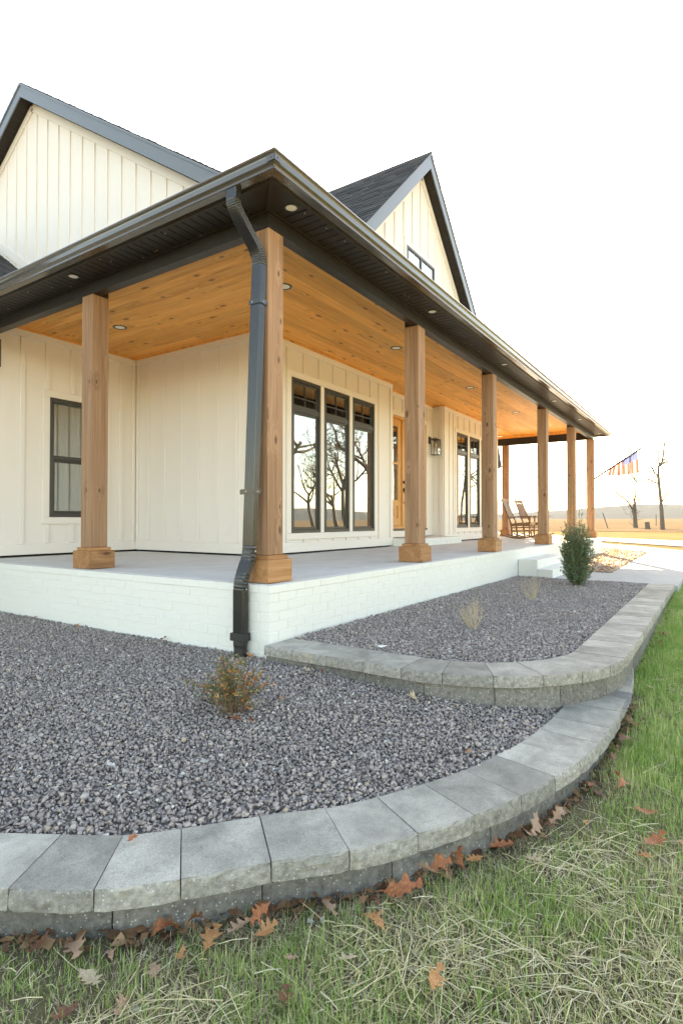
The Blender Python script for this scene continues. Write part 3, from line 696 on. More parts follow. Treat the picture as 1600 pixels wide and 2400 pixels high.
for sg in (-1, 1):
    xe = RX2 + sg * hw
    q = [(xe, YO2 + .021, r2(xe)), (RX2 + sg * .001, YO2 + .021, RZ2), (RX2 + sg * .001, 6.7, RZ2), (xe, 6.7, r2(xe))]
    g = obj('gable_roof', MB().hexa([(x, y, z - .24) for x, y, z in q], q), 'soffit', H)
    k = math.sqrt(.5)
    shingles(g, (xe + sg * .02, YO2 - .014, r2(xe) - .02 + .002), (0, 1, 0), (-sg * k, 0, k), (sg * k, 0, k), 4.7, hw / k + .03, .128, .33, 5 + sg)
    rake(1, YO2, (RX2, RZ2 - .004), (xe, r2(xe) - .004), .020, .29)
    rake_soffit(1, YO2 + .022, YF - .002, (RX2, RZ2), (xe, r2(xe)), .242)
obj('ridge_cap', MB().prism([(RX2 - .13, RZ2 - .118), (RX2, RZ2 + .022), (RX2 + .13, RZ2 - .118), (RX2 + .13, RZ2 - .105), (RX2, RZ2 + .036), (RX2 - .13, RZ2 - .105)], 1, YO2 - .016, 6.7), 'shingle', H)
# wing roof, low at the left
zw = lambda y: 5.124 + .65 * (y - 8.177)
wr = roof_slab('wing_roof', [(-3, 5.3, zw(5.3)), (XW - .004, 5.3, zw(5.3)), (XW - .004, 9.4, zw(9.4)), (-3, 9.4, zw(9.4))], .16, 'soffit')
kw = 1 / math.hypot(1, .65)
shingles(wr, (-3, 5.27, zw(5.27) + .001), (1, 0, 0), (0, kw, .65 * kw), (0, -.65 * kw, kw), 5.335, 4.13 / kw, .14, .33, 11)
0 and obj('step_flashing', MB().prism([(5.3, zw(5.3) + .012), (9.4, zw(9.4) + .012), (9.4, zw(9.4) + .075), (5.3, zw(5.3) + .075)], 0, XW - .0035, XW - .001), 'gap', H)
obj('trim_board', MB().bar((XW - .013, 5.3, zw(5.3) + .17), (XW - .013, 9.3, zw(9.3) + .17), .024, .14), 'siding', side)
# porch roof: low hip wrapping the corner
FA = -.15                                   # fascia plane (left and front)
FE = XE + .27
zr = lambda d: 2.832 + .25 * d
def hip(name, q): return obj(name, MB().hexa([(x, y, z - .02) for x, y, z in q], q), 'shingle', H)
e0 = FA - .02
hip('porch_roof', [(e0, e0, zr(0)), (FE + .02, e0, zr(0)), (FE - 2.3, YF, zr(YF - e0)), (XW, YF, zr(YF - e0))])
hip('porch_roof', [(e0, e0 + .001, zr(0)), (XW - .001, YF + .001, zr(YF - e0)), (XW - .001, 6.2, zr(XW - e0)), (e0, 6.2, zr(0))])
hip('porch_roof', [(FE + .02, e0 + .001, zr(0)), (FE + .02, 2.6, zr(0)), (11.42, 2.6, zr(2.0)), (FE - 2.3, YF + .001, zr(YF - e0))])
# fascia, gutter, soffit, beam
def Lsweep(prof, mat, name, smooth=False):
    mb = MB(); n = len(prof); st = []
    for o_, z in prof: st.append([(FA - o_, 6.2, z), (FA - o_, FA - o_, z), (FE + o_, FA - o_, z), (FE + o_, 2.6, z)])
    mb.v = [st[i][k] for k in range(4) for i in range(n)]
    mb.f = [(k * n + i, k * n + (i + 1) % n, (k + 1) * n + (i + 1) % n, (k + 1) * n + i) for k in range(3) for i in range(n)] + [tuple(range(n)), tuple(range(3 * n, 4 * n))]
    mb.mi = [0] * len(mb.f); return obj(name, mb, mat, H, smooth=smooth)
Lsweep([(.0, 2.702), (.0, 2.82), (-.022, 2.82), (-.022, 2.702)], 'soffit', 'fascia')
GP = [(.002, 2.815), (.002, 2.7165), (.070, 2.7145), (.080, 2.7135), (.084, 2.7165), (.0835, 2.7225), (.079, 2.727), (.079, 2.733), (.084, 2.741), (.0925, 2.748), (.099, 2.754), (.1025, 2.783),
      (.1045, 2.791), (.110, 2.798), (.116, 2.803), (.1185, 2.808), (.1185, 2.815), (.116, 2.8195), (.111, 2.8195), (.109, 2.815), (.106, 2.806), (.094, 2.792), (.090, 2.757), (.072, 2.735), (.068, 2.7215), (.006, 2.7225), (.006, 2.815)]
gut = Lsweep(GP, 'gutter', 'gutter')
mb = MB(); q = FA - .1045
for dx, dy in ((1, 0), (0, 1)):       # corner strap
    mb.box(q - .0035 if dx else q - .0035, (q + .065) if dx else q - .0008, q - .0035, (q - .0008) if dx else (q + .065), 2.752, 2.79)
obj('gutter_corner', mb, 'gutter', gut)
mb = MB(); mb.tube([(q + .03, q - .003, 2.773), (q + .03, q - .007, 2.773)], .006, 8); mb.tube([(q - .003, q + .03, 2.773), (q - .007, q + .03, 2.773)], .006, 8); obj('rivet', mb, 'gutter', gut)
sf = obj('soffit', MB().prism([(FA + .003, FA + .003), (FE - .003, FA + .003), (FE - .003, 2.6), (XE - .12, 2.6), (XE - .12, CX + .004), (CX + .004, CX + .004), (CX + .004, 6.2), (FA + .003, 6.2)], 2, 2.726, 2.733), 'gap', H)
sp = .0847
pm = mesh('soffit_panel', MB().box(0, .268, 0, .0745, 0, .011), bev=.002); pm.materials.append(M['soffit'])
def panel(loc, rz):
    o = D.objects.new('soffit_panel', pm); COL.objects.link(o); o.parent = sf; o.location = tuple(a - b for a, b in zip(loc, ORG[H.name])); o.rotation_euler = (0, 0, rz)
y = .19
while y < 6.1: panel((FA + .006, y, ZS + .003), 0); y += sp
x = .19
n_p = 0
while x < XE - .19: panel((x + .0745, FA + .006, ZS + .003), math.pi / 2); x += sp
y = .19
while y < 2.5: panel((XE - .118, y, ZS + .003), 0); y += sp
mb = MB()   # mitre cover and solid corner panels
mb.bar((FA + .01, FA + .01, ZS + .0005), (CX, CX, ZS + .0005), .035, .012)
mb.prism([(FA + .006, FA + .008), (FA + .006, .186), (CX, .186), (CX, CX + .002)], 2, ZS + .004, ZS + .012); mb.prism([(FA + .008, FA + .006), (CX + .002, CX), (.186, CX), (.186, FA + .006)], 2, ZS + .004, ZS + .012)
obj('soffit_corner', mb, 'soffit', sf)
mb = MB()
for y0_, y1_, x0_, x1_ in ((.12, 6.2, CX - .022, CX - .001),): mb.box(x0_, x1_, y0_, y1_, ZS - .012, ZS + .0005)
mb.box(.12, XE - .1, CX - .022, CX - .001, ZS - .012, ZS + .0005); obj('soffit_trim', mb, 'soffit', sf)
rs = random.Random(5); mb = MB()
for i in range(40):
    x, y = (rs.uniform(.2, 8), rs.uniform(-.12, .1)) if rs.random() < .65 else (rs.uniform(-.12, .1), rs.uniform(.2, 4))
    mb.tube([(x, y, ZS + .004), (x, y, ZS - .001)], .0045, 6)
obj('screw', mb, 'screw', sf, kind='stuff')
mb = MB(); mb.box(CX, XE - CX, CX, CX + .092, ZB, 2.80); mb.box(XE - CX - .092, XE - CX, CX + .093, 4.2, ZB, 2.80); bmL = MB().box(CX, CX + .092, CX + .093, Y2 - .026, ZB, 2.80)
obj('porch_beam', mb, 'beam', H, bev=.002); obj('porch_beam', bmL, 'beam', H, bev=.002)

# ---- porch ceiling of knotty pine planks, mitred at the corner
pc = obj('porch_ceiling', MB().box(CX + .093, XE - .22, CX + .093, Y2 - .001, ZC + .013, ZC + .03), 'gap', H)
PWD = .1335; rp = random.Random(11); A0 = CX + .093
def plank(q, mat):
    o = obj('plank', MB().hexa([(x, y, ZC) for x, y in q], [(x, y, ZC + .012) for x, y in q]), mat, pc, bev=.0018)
mit = (XW - A0) / (YF - A0)      # the mitre runs from the outer to the inner corner
yy = A0 + .001
while yy < YF - .01:
    y1_ = min(yy + PWD, YF - .002); xa, xb = A0 + (yy - A0) * mit, A0 + (y1_ - A0) * mit
    cuts = [None] + sorted(rp.uniform(2.6, 12.2) for _ in range(3)) + [XE - .24]
    for c0, c1 in zip(cuts[:-1], cuts[1:]):
        if c0 is not None and c1 - c0 < .1: continue
        plank([((xa if c0 is None else c0) + .001, yy + .0008), (c1 - .001, yy + .0008), (c1 - .001, y1_ - .0008), ((xb if c0 is None else c0) + .001, y1_ - .0008)], 'ceil_x')
    yy += PWD
xx = A0 + .001
while xx < XW - .01:
    x1_ = min(xx + PWD, XW - .002); ya, yb = A0 + (xx - A0) / mit, A0 + (x1_ - A0) / mit
    cut = rp.uniform(2.7, 4.2)
    plank([(xx + .0008, ya + .001), (x1_ - .0008, yb + .001), (x1_ - .0008, cut - .001), (xx + .0008, cut - .001)], 'ceil_y')
    plank([(xx + .0008, cut + .001), (x1_ - .0008, cut + .001), (x1_ - .0008, Y2 - .002), (xx + .0008, Y2 - .002)], 'ceil_y')
    xx += PWD
for k in range(2):                                       # ceiling over the door recess and past the end of the front wall
    plank([(5.752, YF + .002 + k * .124), (7.996, YF + .002 + k * .124), (7.996, YF + .124 + k * .124), (5.752, YF + .124 + k * .124)], 'ceil_x')
    pass
for k in range(14): plank([(11.424, YF + .002 + k * .134), (XE - .24, YF + .002 + k * .134), (XE - .24, YF + .134 + k * .134), (11.424, YF + .134 + k * .134)], 'ceil_x')
ct = MB()
for a in ((XW + .02, 5.72, YF - .0455, YF - .0255), (8.02, 11.44, YF - .0455, YF - .0255), (5.65, 7.95, YB - .045, YB - .025)): ct.box(a[0], a[1], a[2], a[3], ZC - .022, ZC - .001)
ct.box(XW - .0455, XW - .0255, YF - .045, Y2 - .05, ZC - .022, ZC - .001); ct.box(.24, XW - .047, Y2 - .0455, Y2 - .0255, ZC - .022, ZC - .001)
ct.box(7.955, 7.975, YF - .045, YB - .05, ZC - .022, ZC - .001)
ct.box(XE - CX - .113, XE - CX - .0935, A0 + .01, 4.0, ZC - .07, ZC - .001)
obj('ceiling_trim', ct, 'ceil_x', H)
obj('rear_eave', MB().prism([(15.4, 2.32), (17.1, 2.30), (17.52, 2.42), (17.0, 3.45), (15.4, 5.2)], 1, 4.0, 8.0), 'gap', H)
obj('sill_shade_strip', MB().box(XW + .02, 5.73, YF + .03, YF + .1, 0, .023).box(8.02, 11.4, YF + .03, YF + .1, 0, .023).box(XW + .03, XW + .1, YF + .1, 13.0, -.02, .0235).box(XW - .02, XW + .028, Y2 + .02, Y2 + .2, -.02, .0236).box(-2.3, XW, Y2 + .03, Y2 + .1, 0, .0225), 'gap', H)  # near-black strips painting shade under the walls, plus unseen pieces blocking sun leaks
# ================================================================== RETAINING WALLS
def catmull(P, n=12):
    P = [np.array(p, float) for p in P]; P = [2 * P[0] - P[1]] + P + [2 * P[-1] - P[-2]]; out = []
    for i in range(1, len(P) - 2):
        for k in range(n):
            t = k / n; a, b, c, d = P[i - 1:i + 3]
            out.append(.5 * (2 * b + (c - a) * t + (2 * a - 5 * b + 4 * c - d) * t * t + (3 * b - a - 3 * c + d) * t ** 3))
    return np.array(out + [P[-2]])
class Path:
    def __init__(s, pts):
        s.p = np.array(pts); s.s = np.concatenate([[0], np.cumsum(np.linalg.norm(np.diff(s.p, axis=0), axis=1))]); s.L = s.s[-1]
    def at(s, t): return np.array([np.interp(t, s.s, s.p[:, 0]), np.interp(t, s.s, s.p[:, 1])])
    def nrm(s, t):            # unit normal to the left of travel
        a, b = s.at(max(t - .04, 0)), s.at(min(t + .04, s.L)); d = (b - a) / np.linalg.norm(b - a); return np.array([-d[1], d[0]])
LOW = Path(catmull([(-2.66, 5.0), (-2.69, 3.2), (-2.68, 1.6), (-2.62, .5), (-2.51, -.15), (-2.36, -.58), (-2.179, -.901), (-2.037, -1.123), (-1.87, -1.288), (-1.665, -1.453), (-1.486, -1.619),
    (-1.278, -1.755), (-1.064, -1.867), (-.832, -1.963), (-.595, -2.032), (-.37, -2.083), (-.125, -2.115), (.113, -2.132), (.412, -2.138), (.80, -2.132), (1.1, -2.118), (1.4, -2.085), (1.75, -2.03)]))
UPP = Path(np.array([(-.07, -.006), (-.07, -.5), (-.07, -1.04)] + [(.985 - 1.055 * math.cos(a), -1.045 - 1.055 * math.sin(a)) for a in np.linspace(.04, math.pi / 2, 24)] + [(2, -2.1), (4, -2.1), (5.755, -2.1)]))
def cap_mesh(path, a, b, wid, ztop, th, seed, inset=0.0, rough=.0032, rows=3, over=.0):
    """one wall piece between path lengths a and b: smooth top, split rough outer face"""
    rnd = random.Random(seed); n = 9; g = .0018; mb = MB()
    ts = [a + g + (b - a - 2 * g) * i / (n - 1) for i in range(n)]; vid = {}
    zs_ = [ztop - .007] + [ztop - .007 - (th - .007) * (k + 1) / rows for k in range(rows)]
    top_in = []; top_out = []
    grid = []
    for i, t in enumerate(ts):
        p, q = path.at(t), path.nrm(t)
        edge = i in (0, n - 1)
        po = p + q * (inset + .0055 + rnd.uniform(0, .0015)); top_out.append(len(mb.v)); mb.v.append((po[0], po[1], ztop + rnd.uniform(-.0008, .0006)))
        pi = p + q * wid; top_in.append(len(mb.v)); mb.v.append((pi[0], pi[1], ztop + rnd.uniform(-.0006, .0006)))
        col = []
        for k, z in enumerate(zs_):
            d = inset + rnd.uniform(-rough, rough * .7) + (.003 if k == 0 else 0) + (.006 if edge else 0)
            pp = p + q * d; col.append(len(mb.v)); mb.v.append((pp[0], pp[1], z + (rnd.uniform(-.003, .003) if 0 < k < rows else 0)))
        grid.append(col)
    F = []
    for i in range(n - 1):
        F.append((top_out[i], top_out[i + 1], top_in[i + 1], top_in[i])); F.append((grid[i][0], grid[i + 1][0], top_out[i + 1], top_out[i]))
        for k in range(rows): F.append((grid[i][k + 1], grid[i + 1][k + 1], grid[i + 1][k], grid[i][k]))
    bi = []
    for t in (ts[0], ts[-1]):
        pi = path.at(t) + path.nrm(t) * wid; bi.append(len(mb.v)); mb.v.append((pi[0], pi[1], ztop - th))
    F.append(tuple(grid[0][::-1][i] for i in range(rows + 1)) + (top_out[0], top_in[0], bi[0]))
    F.append(tuple(grid[-1]) + (bi[1], top_in[-1], top_out[-1]))
    F.append((bi[0], bi[1], top_in[-1]) + tuple(top_in[-2:0:-1]) + (top_in[0],))
    F.append(tuple(g_[-1] for g_ in grid) + (bi[1], bi[0]))
    mb.f = F; mb.mi = [0] * len(F); return mb
def wall_run(name, path, label, wid, ztop, th, capj, blockj, bh, inset):
    w_ = thing(name, label, 'garden wall', (float(path.p[0][0]), float(path.p[0][1]), ztop - th - bh))
    for i, (a, b) in enumerate(zip(capj[:-1], capj[1:])): obj('cap_stone', cap_mesh(path, a, b, wid, ztop + random.uniform(-.0015, .0015), th, 100 + i), 'cap', w_)
    for i, (a, b) in enumerate(zip(blockj[:-1], blockj[1:])): obj('wall_block', cap_mesh(path, a, b, wid - .02, ztop - th - .002, bh, 500 + i, inset, .005, 4), 'block', w_)
    return w_
rw = random.Random(21)
def joints(L, step, start=0.0, jit=.02):
    j = [start]
    while j[-1] < L - step * 1.3: j.append(j[-1] + step + rw.uniform(-jit, jit))
    return j + [L]
# phase so that a cap joint falls at (-2.037,-1.123)
i0 = int(np.argmin(np.linalg.norm(LOW.p - np.array([-2.037, -1.123]), axis=1))); s0 = LOW.s[i0]
cj = [s0 - .243 * k for k in range(int(s0 / .243), 0, -1)]; known = [(-2.037, -1.123), (-1.87, -1.288), (-1.665, -1.453), (-1.486, -1.619), (-1.278, -1.755), (-1.064, -1.867), (-.832, -1.963), (-.595, -2.028), (-.37, -2.086), (-.125, -2.111), (.113, -2.132), (.412, -2.138)]
cj += [float(LOW.s[int(np.argmin(np.linalg.norm(LOW.p - np.array(k), axis=1)))]) for k in known] + [LOW.L - 1.08, LOW.L - .8, LOW.L - .5, LOW.L]
cj = sorted(cj)
bl0 = s0 + .045
bj = [bl0 - .43 * k for k in range(int(bl0 / .43), 0, -1)] + [bl0 + .43 * k for k in range(int((LOW.L - bl0) / .43) + 1)] + [LOW.L]
wall_run('lower_retaining_wall', LOW, 'low curved grey block wall with concrete caps between grass and gravel', .28, -.58, .060, cj, bj, .17, .022)
wall_run('upper_retaining_wall', UPP, 'raised grey block wall curving out from the porch corner', .305, -.40, .062, joints(UPP.L, .262, 0, .03), joints(UPP.L, .395, 0, .01), .24, .022)

# ================================================================== GRAVEL
def convex_stones(k, seed):
    out = []; rnd = random.Random(seed)
    for i in range(k):
        bm = bmesh.new(); f = (1, rnd.uniform(.70, 1.0), rnd.uniform(.5, .85))
        for j in range(8):
            v = Vector((rnd.gauss(0, 1), rnd.gauss(0, 1), rnd.gauss(0, 1))).normalized() * rnd.uniform(.80, 1.12)
            bm.verts.new((v.x * f[0], v.y * f[1], v.z * f[2]))
        r_ = bmesh.ops.convex_hull(bm, input=bm.verts); bmesh.ops.delete(bm, geom=list(set(r_['geom_interior']) | set(r_['geom_unused'])), context='VERTS')
        bmesh.ops.triangulate(bm, faces=bm.faces); bmesh.ops.recalc_face_normals(bm, faces=bm.faces); bm.verts.index_update()
        out.append((np.array([v.co[:] for v in bm.verts]), np.array([[v.index for v in f_.verts] for f_ in bm.faces]))); bm.free()
    return out
STN = convex_stones(14, 5)
def inside(P, poly):
    x, y = P[:, 0], P[:, 1]; poly = np.asarray(poly); c = np.zeros(len(P), bool); j = len(poly) - 1
    for i in range(len(poly)):
        xi, yi = poly[i]; xj, yj = poly[j]
        m = ((yi > y) != (yj > y)) & (x < (xj - xi) * (y - yi) / (yj - yi + 1e-12) + xi); c ^= m; j = i
    return c
def rotm(n, rng, tilt):
    q = rng.normal(size=(n, 4)); 
    if tilt < 1: q[:, 1:3] *= tilt
    q /= np.linalg.norm(q, axis=1)[:, None]; w_, x, y, z = q.T
    return np.stack([1 - 2 * (y * y + z * z), 2 * (x * y - z * w_), 2 * (x * z + y * w_), 2 * (x * y + z * w_), 1 - 2 * (x * x + z * z), 2 * (y * z - x * w_), 2 * (x * z - y * w_), 2 * (y * z + x * w_), 1 - 2 * (x * x + y * y)], 1).reshape(n, 3, 3)
def scatter(name, poly, pitch, size, zf, seed, mat, **tg):
    rng = np.random.default_rng(seed); poly = np.asarray(poly); lo, hi = poly.min(0), poly.max(0)
    gx, gy = np.meshgrid(np.arange(lo[0], hi[0], pitch), np.arange(lo[1], hi[1], pitch)); P = np.stack([gx.ravel(), gy.ravel()], 1)
    P += rng.uniform(-.5, .5, P.shape) * pitch; P = P[inside(P, poly)]; n = len(P)
    z = zf(P) + rng.uniform(-.006, .007, n); sc = size * np.clip(rng.lognormal(-.02, .30, n), .45, 1.8); Rm = rotm(n, rng, .8); kind = rng.integers(0, len(STN), n)
    Vs, Fs, o = [], [], 0
    for k, (v, f) in enumerate(STN):
        ix = np.nonzero(kind == k)[0]
        if not len(ix): continue
        vv = np.einsum('nij,vj->nvi', Rm[ix], v) * sc[ix][:, None, None]; vv += np.column_stack([P[ix], z[ix]])[:, None, :]
        Vs.append(vv.reshape(-1, 3)); Fs.append((f[None] + (np.arange(len(ix)) * len(v))[:, None, None] + o).reshape(-1, 3)); o += len(ix) * len(v)
    return big_mesh(name, np.concatenate(Vs), np.concatenate(Fs), mat, kind='stuff', **tg), n
low_in = np.array([LOW.at(t) + LOW.nrm(t) * .274 for t in np.linspace(LOW.L - 1.35, 0.3, 90)])
upp_out = np.array([UPP.at(t) + UPP.nrm(t) * .03 for t in np.linspace(0, 2.5, 30)])
def dist_poly(P, Q):
    d = np.full(len(P), 9.)
    for a, b in zip(Q[:-1], Q[1:]):
        ab = b - a; t = np.clip(((P - a) @ ab) / (ab @ ab), 0, 1); d = np.minimum(d, np.linalg.norm(P - a - t[:, None] * ab, axis=1))
    return d
def z_low(P): return -.594 + .085 * np.clip(dist_poly(P, low_in) / 1.5, 0, 1) ** .8 + .006 * np.sin(P[:, 0] * 5 + P[:, 1] * 3.1) * np.sin(P[:, 1] * 4.3)
low_poly = [tuple(p) for p in low_in] + [(-.004, 4.6), (-.004, -.01)] + [tuple(p) for p in upp_out]
upp_in = np.array([UPP.at(t) + UPP.nrm(t) * .30 for t in np.linspace(.02, UPP.L - .01, 60)])
upp_poly = [tuple(p) for p in upp_in] + [(5.73, -.012), (.24, -.012)]
def z_upp(P): return -.412 + .012 * np.clip(1 + P[:, 1] / .8, 0, 1) + .005 * np.sin(P[:, 0] * 4 + 1) * np.sin(P[:, 1] * 6)
def bed(name, poly, zf, mat='gbase', drop=.012):
    a = np.array(poly); lo, hi = a.min(0) - .1, a.max(0) + .1; st = .15; xs_, ys_ = np.arange(lo[0], hi[0], st), np.arange(lo[1], hi[1], st)
    X, Y = np.meshgrid(xs_, ys_); P = np.stack([X.ravel(), Y.ravel()], 1); Z = zf(P) - drop; nx = len(xs_)
    ok = inside(P, poly) ; mb = MB(); mb.v = [(x, y, z) for (x, y), z in zip(P, Z)]
    mb.f = [(i, i + 1, i + nx + 1, i + nx) for i in range(len(P) - nx - 1) if (i + 1) % nx and (ok[i] or ok[i + 1] or ok[i + nx] or ok[i + nx + 1])]; mb.mi = [0] * len(mb.f)
    obj(name, mb, mat, fix=False, smooth=True, kind='structure')
bed('gravel_bed', low_poly, z_low); bed('raised_gravel_bed', upp_poly, z_upp)
near = [p for p in low_poly]
scatter('gravel', low_poly, .0134, .0106, z_low, 1, 'gravel')
scatter('gravel', upp_poly, .0148, .0108, z_upp, 2, 'gravel')
far_poly = [(7.35, -1.085), (14.42, -.985), (16.68, .6), (16.7, 3.0), (13.35, 3.0), (13.27, -.02), (7.65, -.02), (7.64, -.53), (7.35, -.55)]
bed('far_gravel_bed', far_poly, lambda P: np.full(len(P), -.425)); scatter('gravel', far_poly, .05, .034, lambda P: np.full(len(P), -.418), 3, 'gravel2')
obj('path_edging', MB().box(5.735, 5.76, -1.79, -.52, -.60, -.402), 'walk', kind='structure')

# ================================================================== GRASS AND STRAW
def vnoise(P, s, seed):
    rng = np.random.default_rng(seed); G = rng.random((64, 64)); q = P / s; i = np.floor(q).astype(int); f = q - i; f = f * f * (3 - 2 * f); i %= 64; j = (i + 1) % 64
    return (G[i[:, 0], i[:, 1]] * (1 - f[:, 0]) + G[j[:, 0], i[:, 1]] * f[:, 0]) * (1 - f[:, 1]) + (G[i[:, 0], j[:, 1]] * (1 - f[:, 0]) + G[j[:, 0], j[:, 1]] * f[:, 0]) * f[:, 1]
wall_front = [tuple(LOW.at(t) + LOW.nrm(t) * .02) for t in np.linspace(0.4, LOW.L - .75, 80)] + [tuple(UPP.at(t) + UPP.nrm(t) * .02) for t in np.linspace(2.3, UPP.L, 20)]
lawn_poly = wall_front + [(5.76, -2.135), (14, -2.135), (14, -6), (0, -6), (-5, -6), (-5, 5)]
eye = np.array([-2.98, -2.58]); view = np.array([math.cos(YAW), math.sin(YAW)])
def lawn_points(n, box, rng):
    P = rng.uniform([box[0], box[2]], [box[1], box[3]], (n, 2)); return P[inside(P, lawn_poly)]
zl_v = lambda P: np.interp(P[:, 0], [-.5, 1.4, 6, 12], [-.74, -.655, -.535, -.495])
def blades(name, P, length, width, lean, mat, rng, lift=0.0, seg=2):
    n = len(P); a = rng.uniform(0, 2 * math.pi, n); L = length * np.clip(rng.normal(1, .32, n), .35, 1.9); ln = np.clip(np.abs(rng.normal(0, lean, n)), 0, 1.35)
    d = np.stack([np.cos(a), np.sin(a)], 1); s = np.stack([-np.sin(a), np.cos(a)], 1); z0 = zl_v(P) + lift; w_ = width * rng.uniform(.7, 1.3, n)
    V = np.zeros((n, 2 * seg + 1, 3)); pos = np.zeros((n, 2)); zz = np.zeros(n)
    for k in range(seg + 1):
        ang = ln * (k / seg) * 1.1 + ln * .15
        if k: pos = pos + d * (np.sin(ang) * L / seg)[:, None]; zz = zz + np.cos(ang) * L / seg
        if k < seg:
            hw_ = w_ * (1 - .35 * k / seg) / 2
            V[:, 2 * k, :2] = P + pos + s * hw_[:, None]; V[:, 2 * k + 1, :2] = P + pos - s * hw_[:, None]; V[:, 2 * k, 2] = V[:, 2 * k + 1, 2] = z0 + zz
        else: V[:, 2 * k, :2] = P + pos; V[:, 2 * k, 2] = z0 + zz
    F = []
    for k in range(seg - 1): F += [(2 * k, 2 * k + 1, 2 * k + 3), (2 * k, 2 * k + 3, 2 * k + 2)]
    F.append((2 * seg - 2, 2 * seg - 1, 2 * seg)); F = np.array(F)
    return V.reshape(-1, 3), (F[None] + (np.arange(n) * (2 * seg + 1))[:, None, None]).reshape(-1, 3)
rng = np.random.default_rng(9)
def straw_mask(P): return np.clip(3.4 * (.6 * vnoise(P, .30, 21) + .4 * vnoise(P, .75, 22)) - 1.35, 0, 1)
VV, FF, o = [], [], 0
for cnt, box, L, W_ in ((330000, (-3.2, .4, -4.2, -.3), .043, .0024), (190000, (-.2, 3.2, -4.6, -2.0), .050, .0034), (110000, (2.8, 7.0, -5.2, -2.05), .06, .005), (60000, (6.8, 13.5, -6, -2.1), .07, .009)):
    P = lawn_points(cnt, box, rng); r_ = P - eye; dep = r_ @ view; lat = r_ @ np.array([view[1], -view[0]])
    fr_ = (dep > .75) & (np.abs(lat) < dep * .72 + .35); keep = fr_ | ((dep > -.6) & (rng.random(len(P)) < .30)); P = P[keep]
    g = .55 * vnoise(P, .34, 4) + .45 * vnoise(P, .09, 5); strawy = vnoise(P, .8, 8)
    wd_ = np.array([LOW.at(t) + LOW.nrm(t) * .02 for t in np.linspace(.4, LOW.L - .8, 60)]); dw_ = np.min(np.linalg.norm(P[:, None].astype(np.float32) - wd_[None].astype(np.float32), axis=2), axis=1)
    keep = rng.random(len(P)) < np.clip(.36 + 1.6 * (g - .32) + .30 * (P[:, 0] + 1.2) / 3, .18, 1) * np.clip((dw_ - .035) / .13, .04, 1); keep &= rng.random(len(P)) > .62 * straw_mask(P) * np.clip(1.3 - (P[:, 0] + 2.1) / 2.6, .2, 1); P = P[keep]
    v, f = blades('', P, L, W_, .55, 'grass', rng); VV.append(v); FF.append(f + o); o += len(v)
TV, TF, to = [], [], 0
for cnt, box, L, W_ in ((230000, (-3.2, .4, -4.2, -.3), .045, .0022), (60000, (-.2, 3.2, -4.6, -2.0), .05, .003)):
    P = lawn_points(cnt, box, rng); r_ = P - eye; dep = r_ @ view; lat = r_ @ np.array([view[1], -view[0]]); P = P[((dep > .75) & (np.abs(lat) < dep * .72 + .3)) | ((dep > -.6) & (rng.random(len(P)) < .2))]
    v, f = blades('', P, L, W_, 1.0, 'thatch', rng, .002); v[:, 2] = np.interp(v[:, 0], [-.5, 1.4, 6, 12], [-.74, -.655, -.535, -.495]) + (v[:, 2] - np.interp(v[:, 0], [-.5, 1.4, 6, 12], [-.74, -.655, -.535, -.495])) * .38 + .004
    TV.append(v); TF.append(f + to); to += len(v)
big_mesh('thatch', np.concatenate(TV), np.concatenate(TF), 'thatch', kind='stuff')
big_mesh('grass', np.concatenate(VV), np.concatenate(FF), 'grass', kind='stuff')
# cut straw lying over the turf, thickest at the near left
P = lawn_points(110000, (-3.2, 2.5, -4.2, -.6), rng); r_ = P - eye; dep = r_ @ view; lat = r_ @ np.array([view[1], -view[0]]); P = P[(dep > .8) & (np.abs(lat) < dep * .72 + .3)]
dw = np.min(np.linalg.norm(P[:, None] - np.array(wall_front)[None], axis=2), axis=1)
pr = (.06 + straw_mask(P)) * np.clip((dw - .06) / .25, 0, 1) * np.clip(1.25 - (P[:, 0] + 2.1) / 1.9, .14, 1.3)
P = P[rng.random(len(P)) < np.clip(pr, 0, 1) * .95]; n = len(P)
a = rng.normal(.35, 1.0, n); L = np.clip(rng.lognormal(-2.75, .66, n), .02, .30); d = np.stack([np.cos(a), np.sin(a)], 1); s = np.stack([-np.sin(a), np.cos(a)], 1)
wd = rng.uniform(.0007, .0016, n); z0 = zl_v(P) + rng.uniform(.006, .032, n); tl = rng.normal(0, .05, n); V = np.zeros((n, 9, 3)); kink = rng.normal(0, .10, n) * (rng.random(n) < .45)
for k, t in enumerate((-.5, 0, .5)):
    c = P + d * (t * L)[:, None] + s * (kink * L * (.5 - abs(t)) * 2)[:, None]; zc = z0 + tl * t * L + (.5 - abs(t)) * .008
    for m, (aa, bb) in enumerate(((1, -.4), (-1, -.4), (0, 1))):
        V[:, 3 * k + m, :2] = c + s * (wd * aa)[:, None]; V[:, 3 * k + m, 2] = zc + wd * bb
F = np.array([(3 * k + m, 3 * k + (m + 1) % 3, 3 * k + 3 + (m + 1) % 3, 3 * k + 3 + m) for k in range(2) for m in range(3)])
big_mesh('straw', V.reshape(-1, 3), (F[None] + (np.arange(n) * 9)[:, None, None]).reshape(-1, 4), 'straw', kind='stuff')

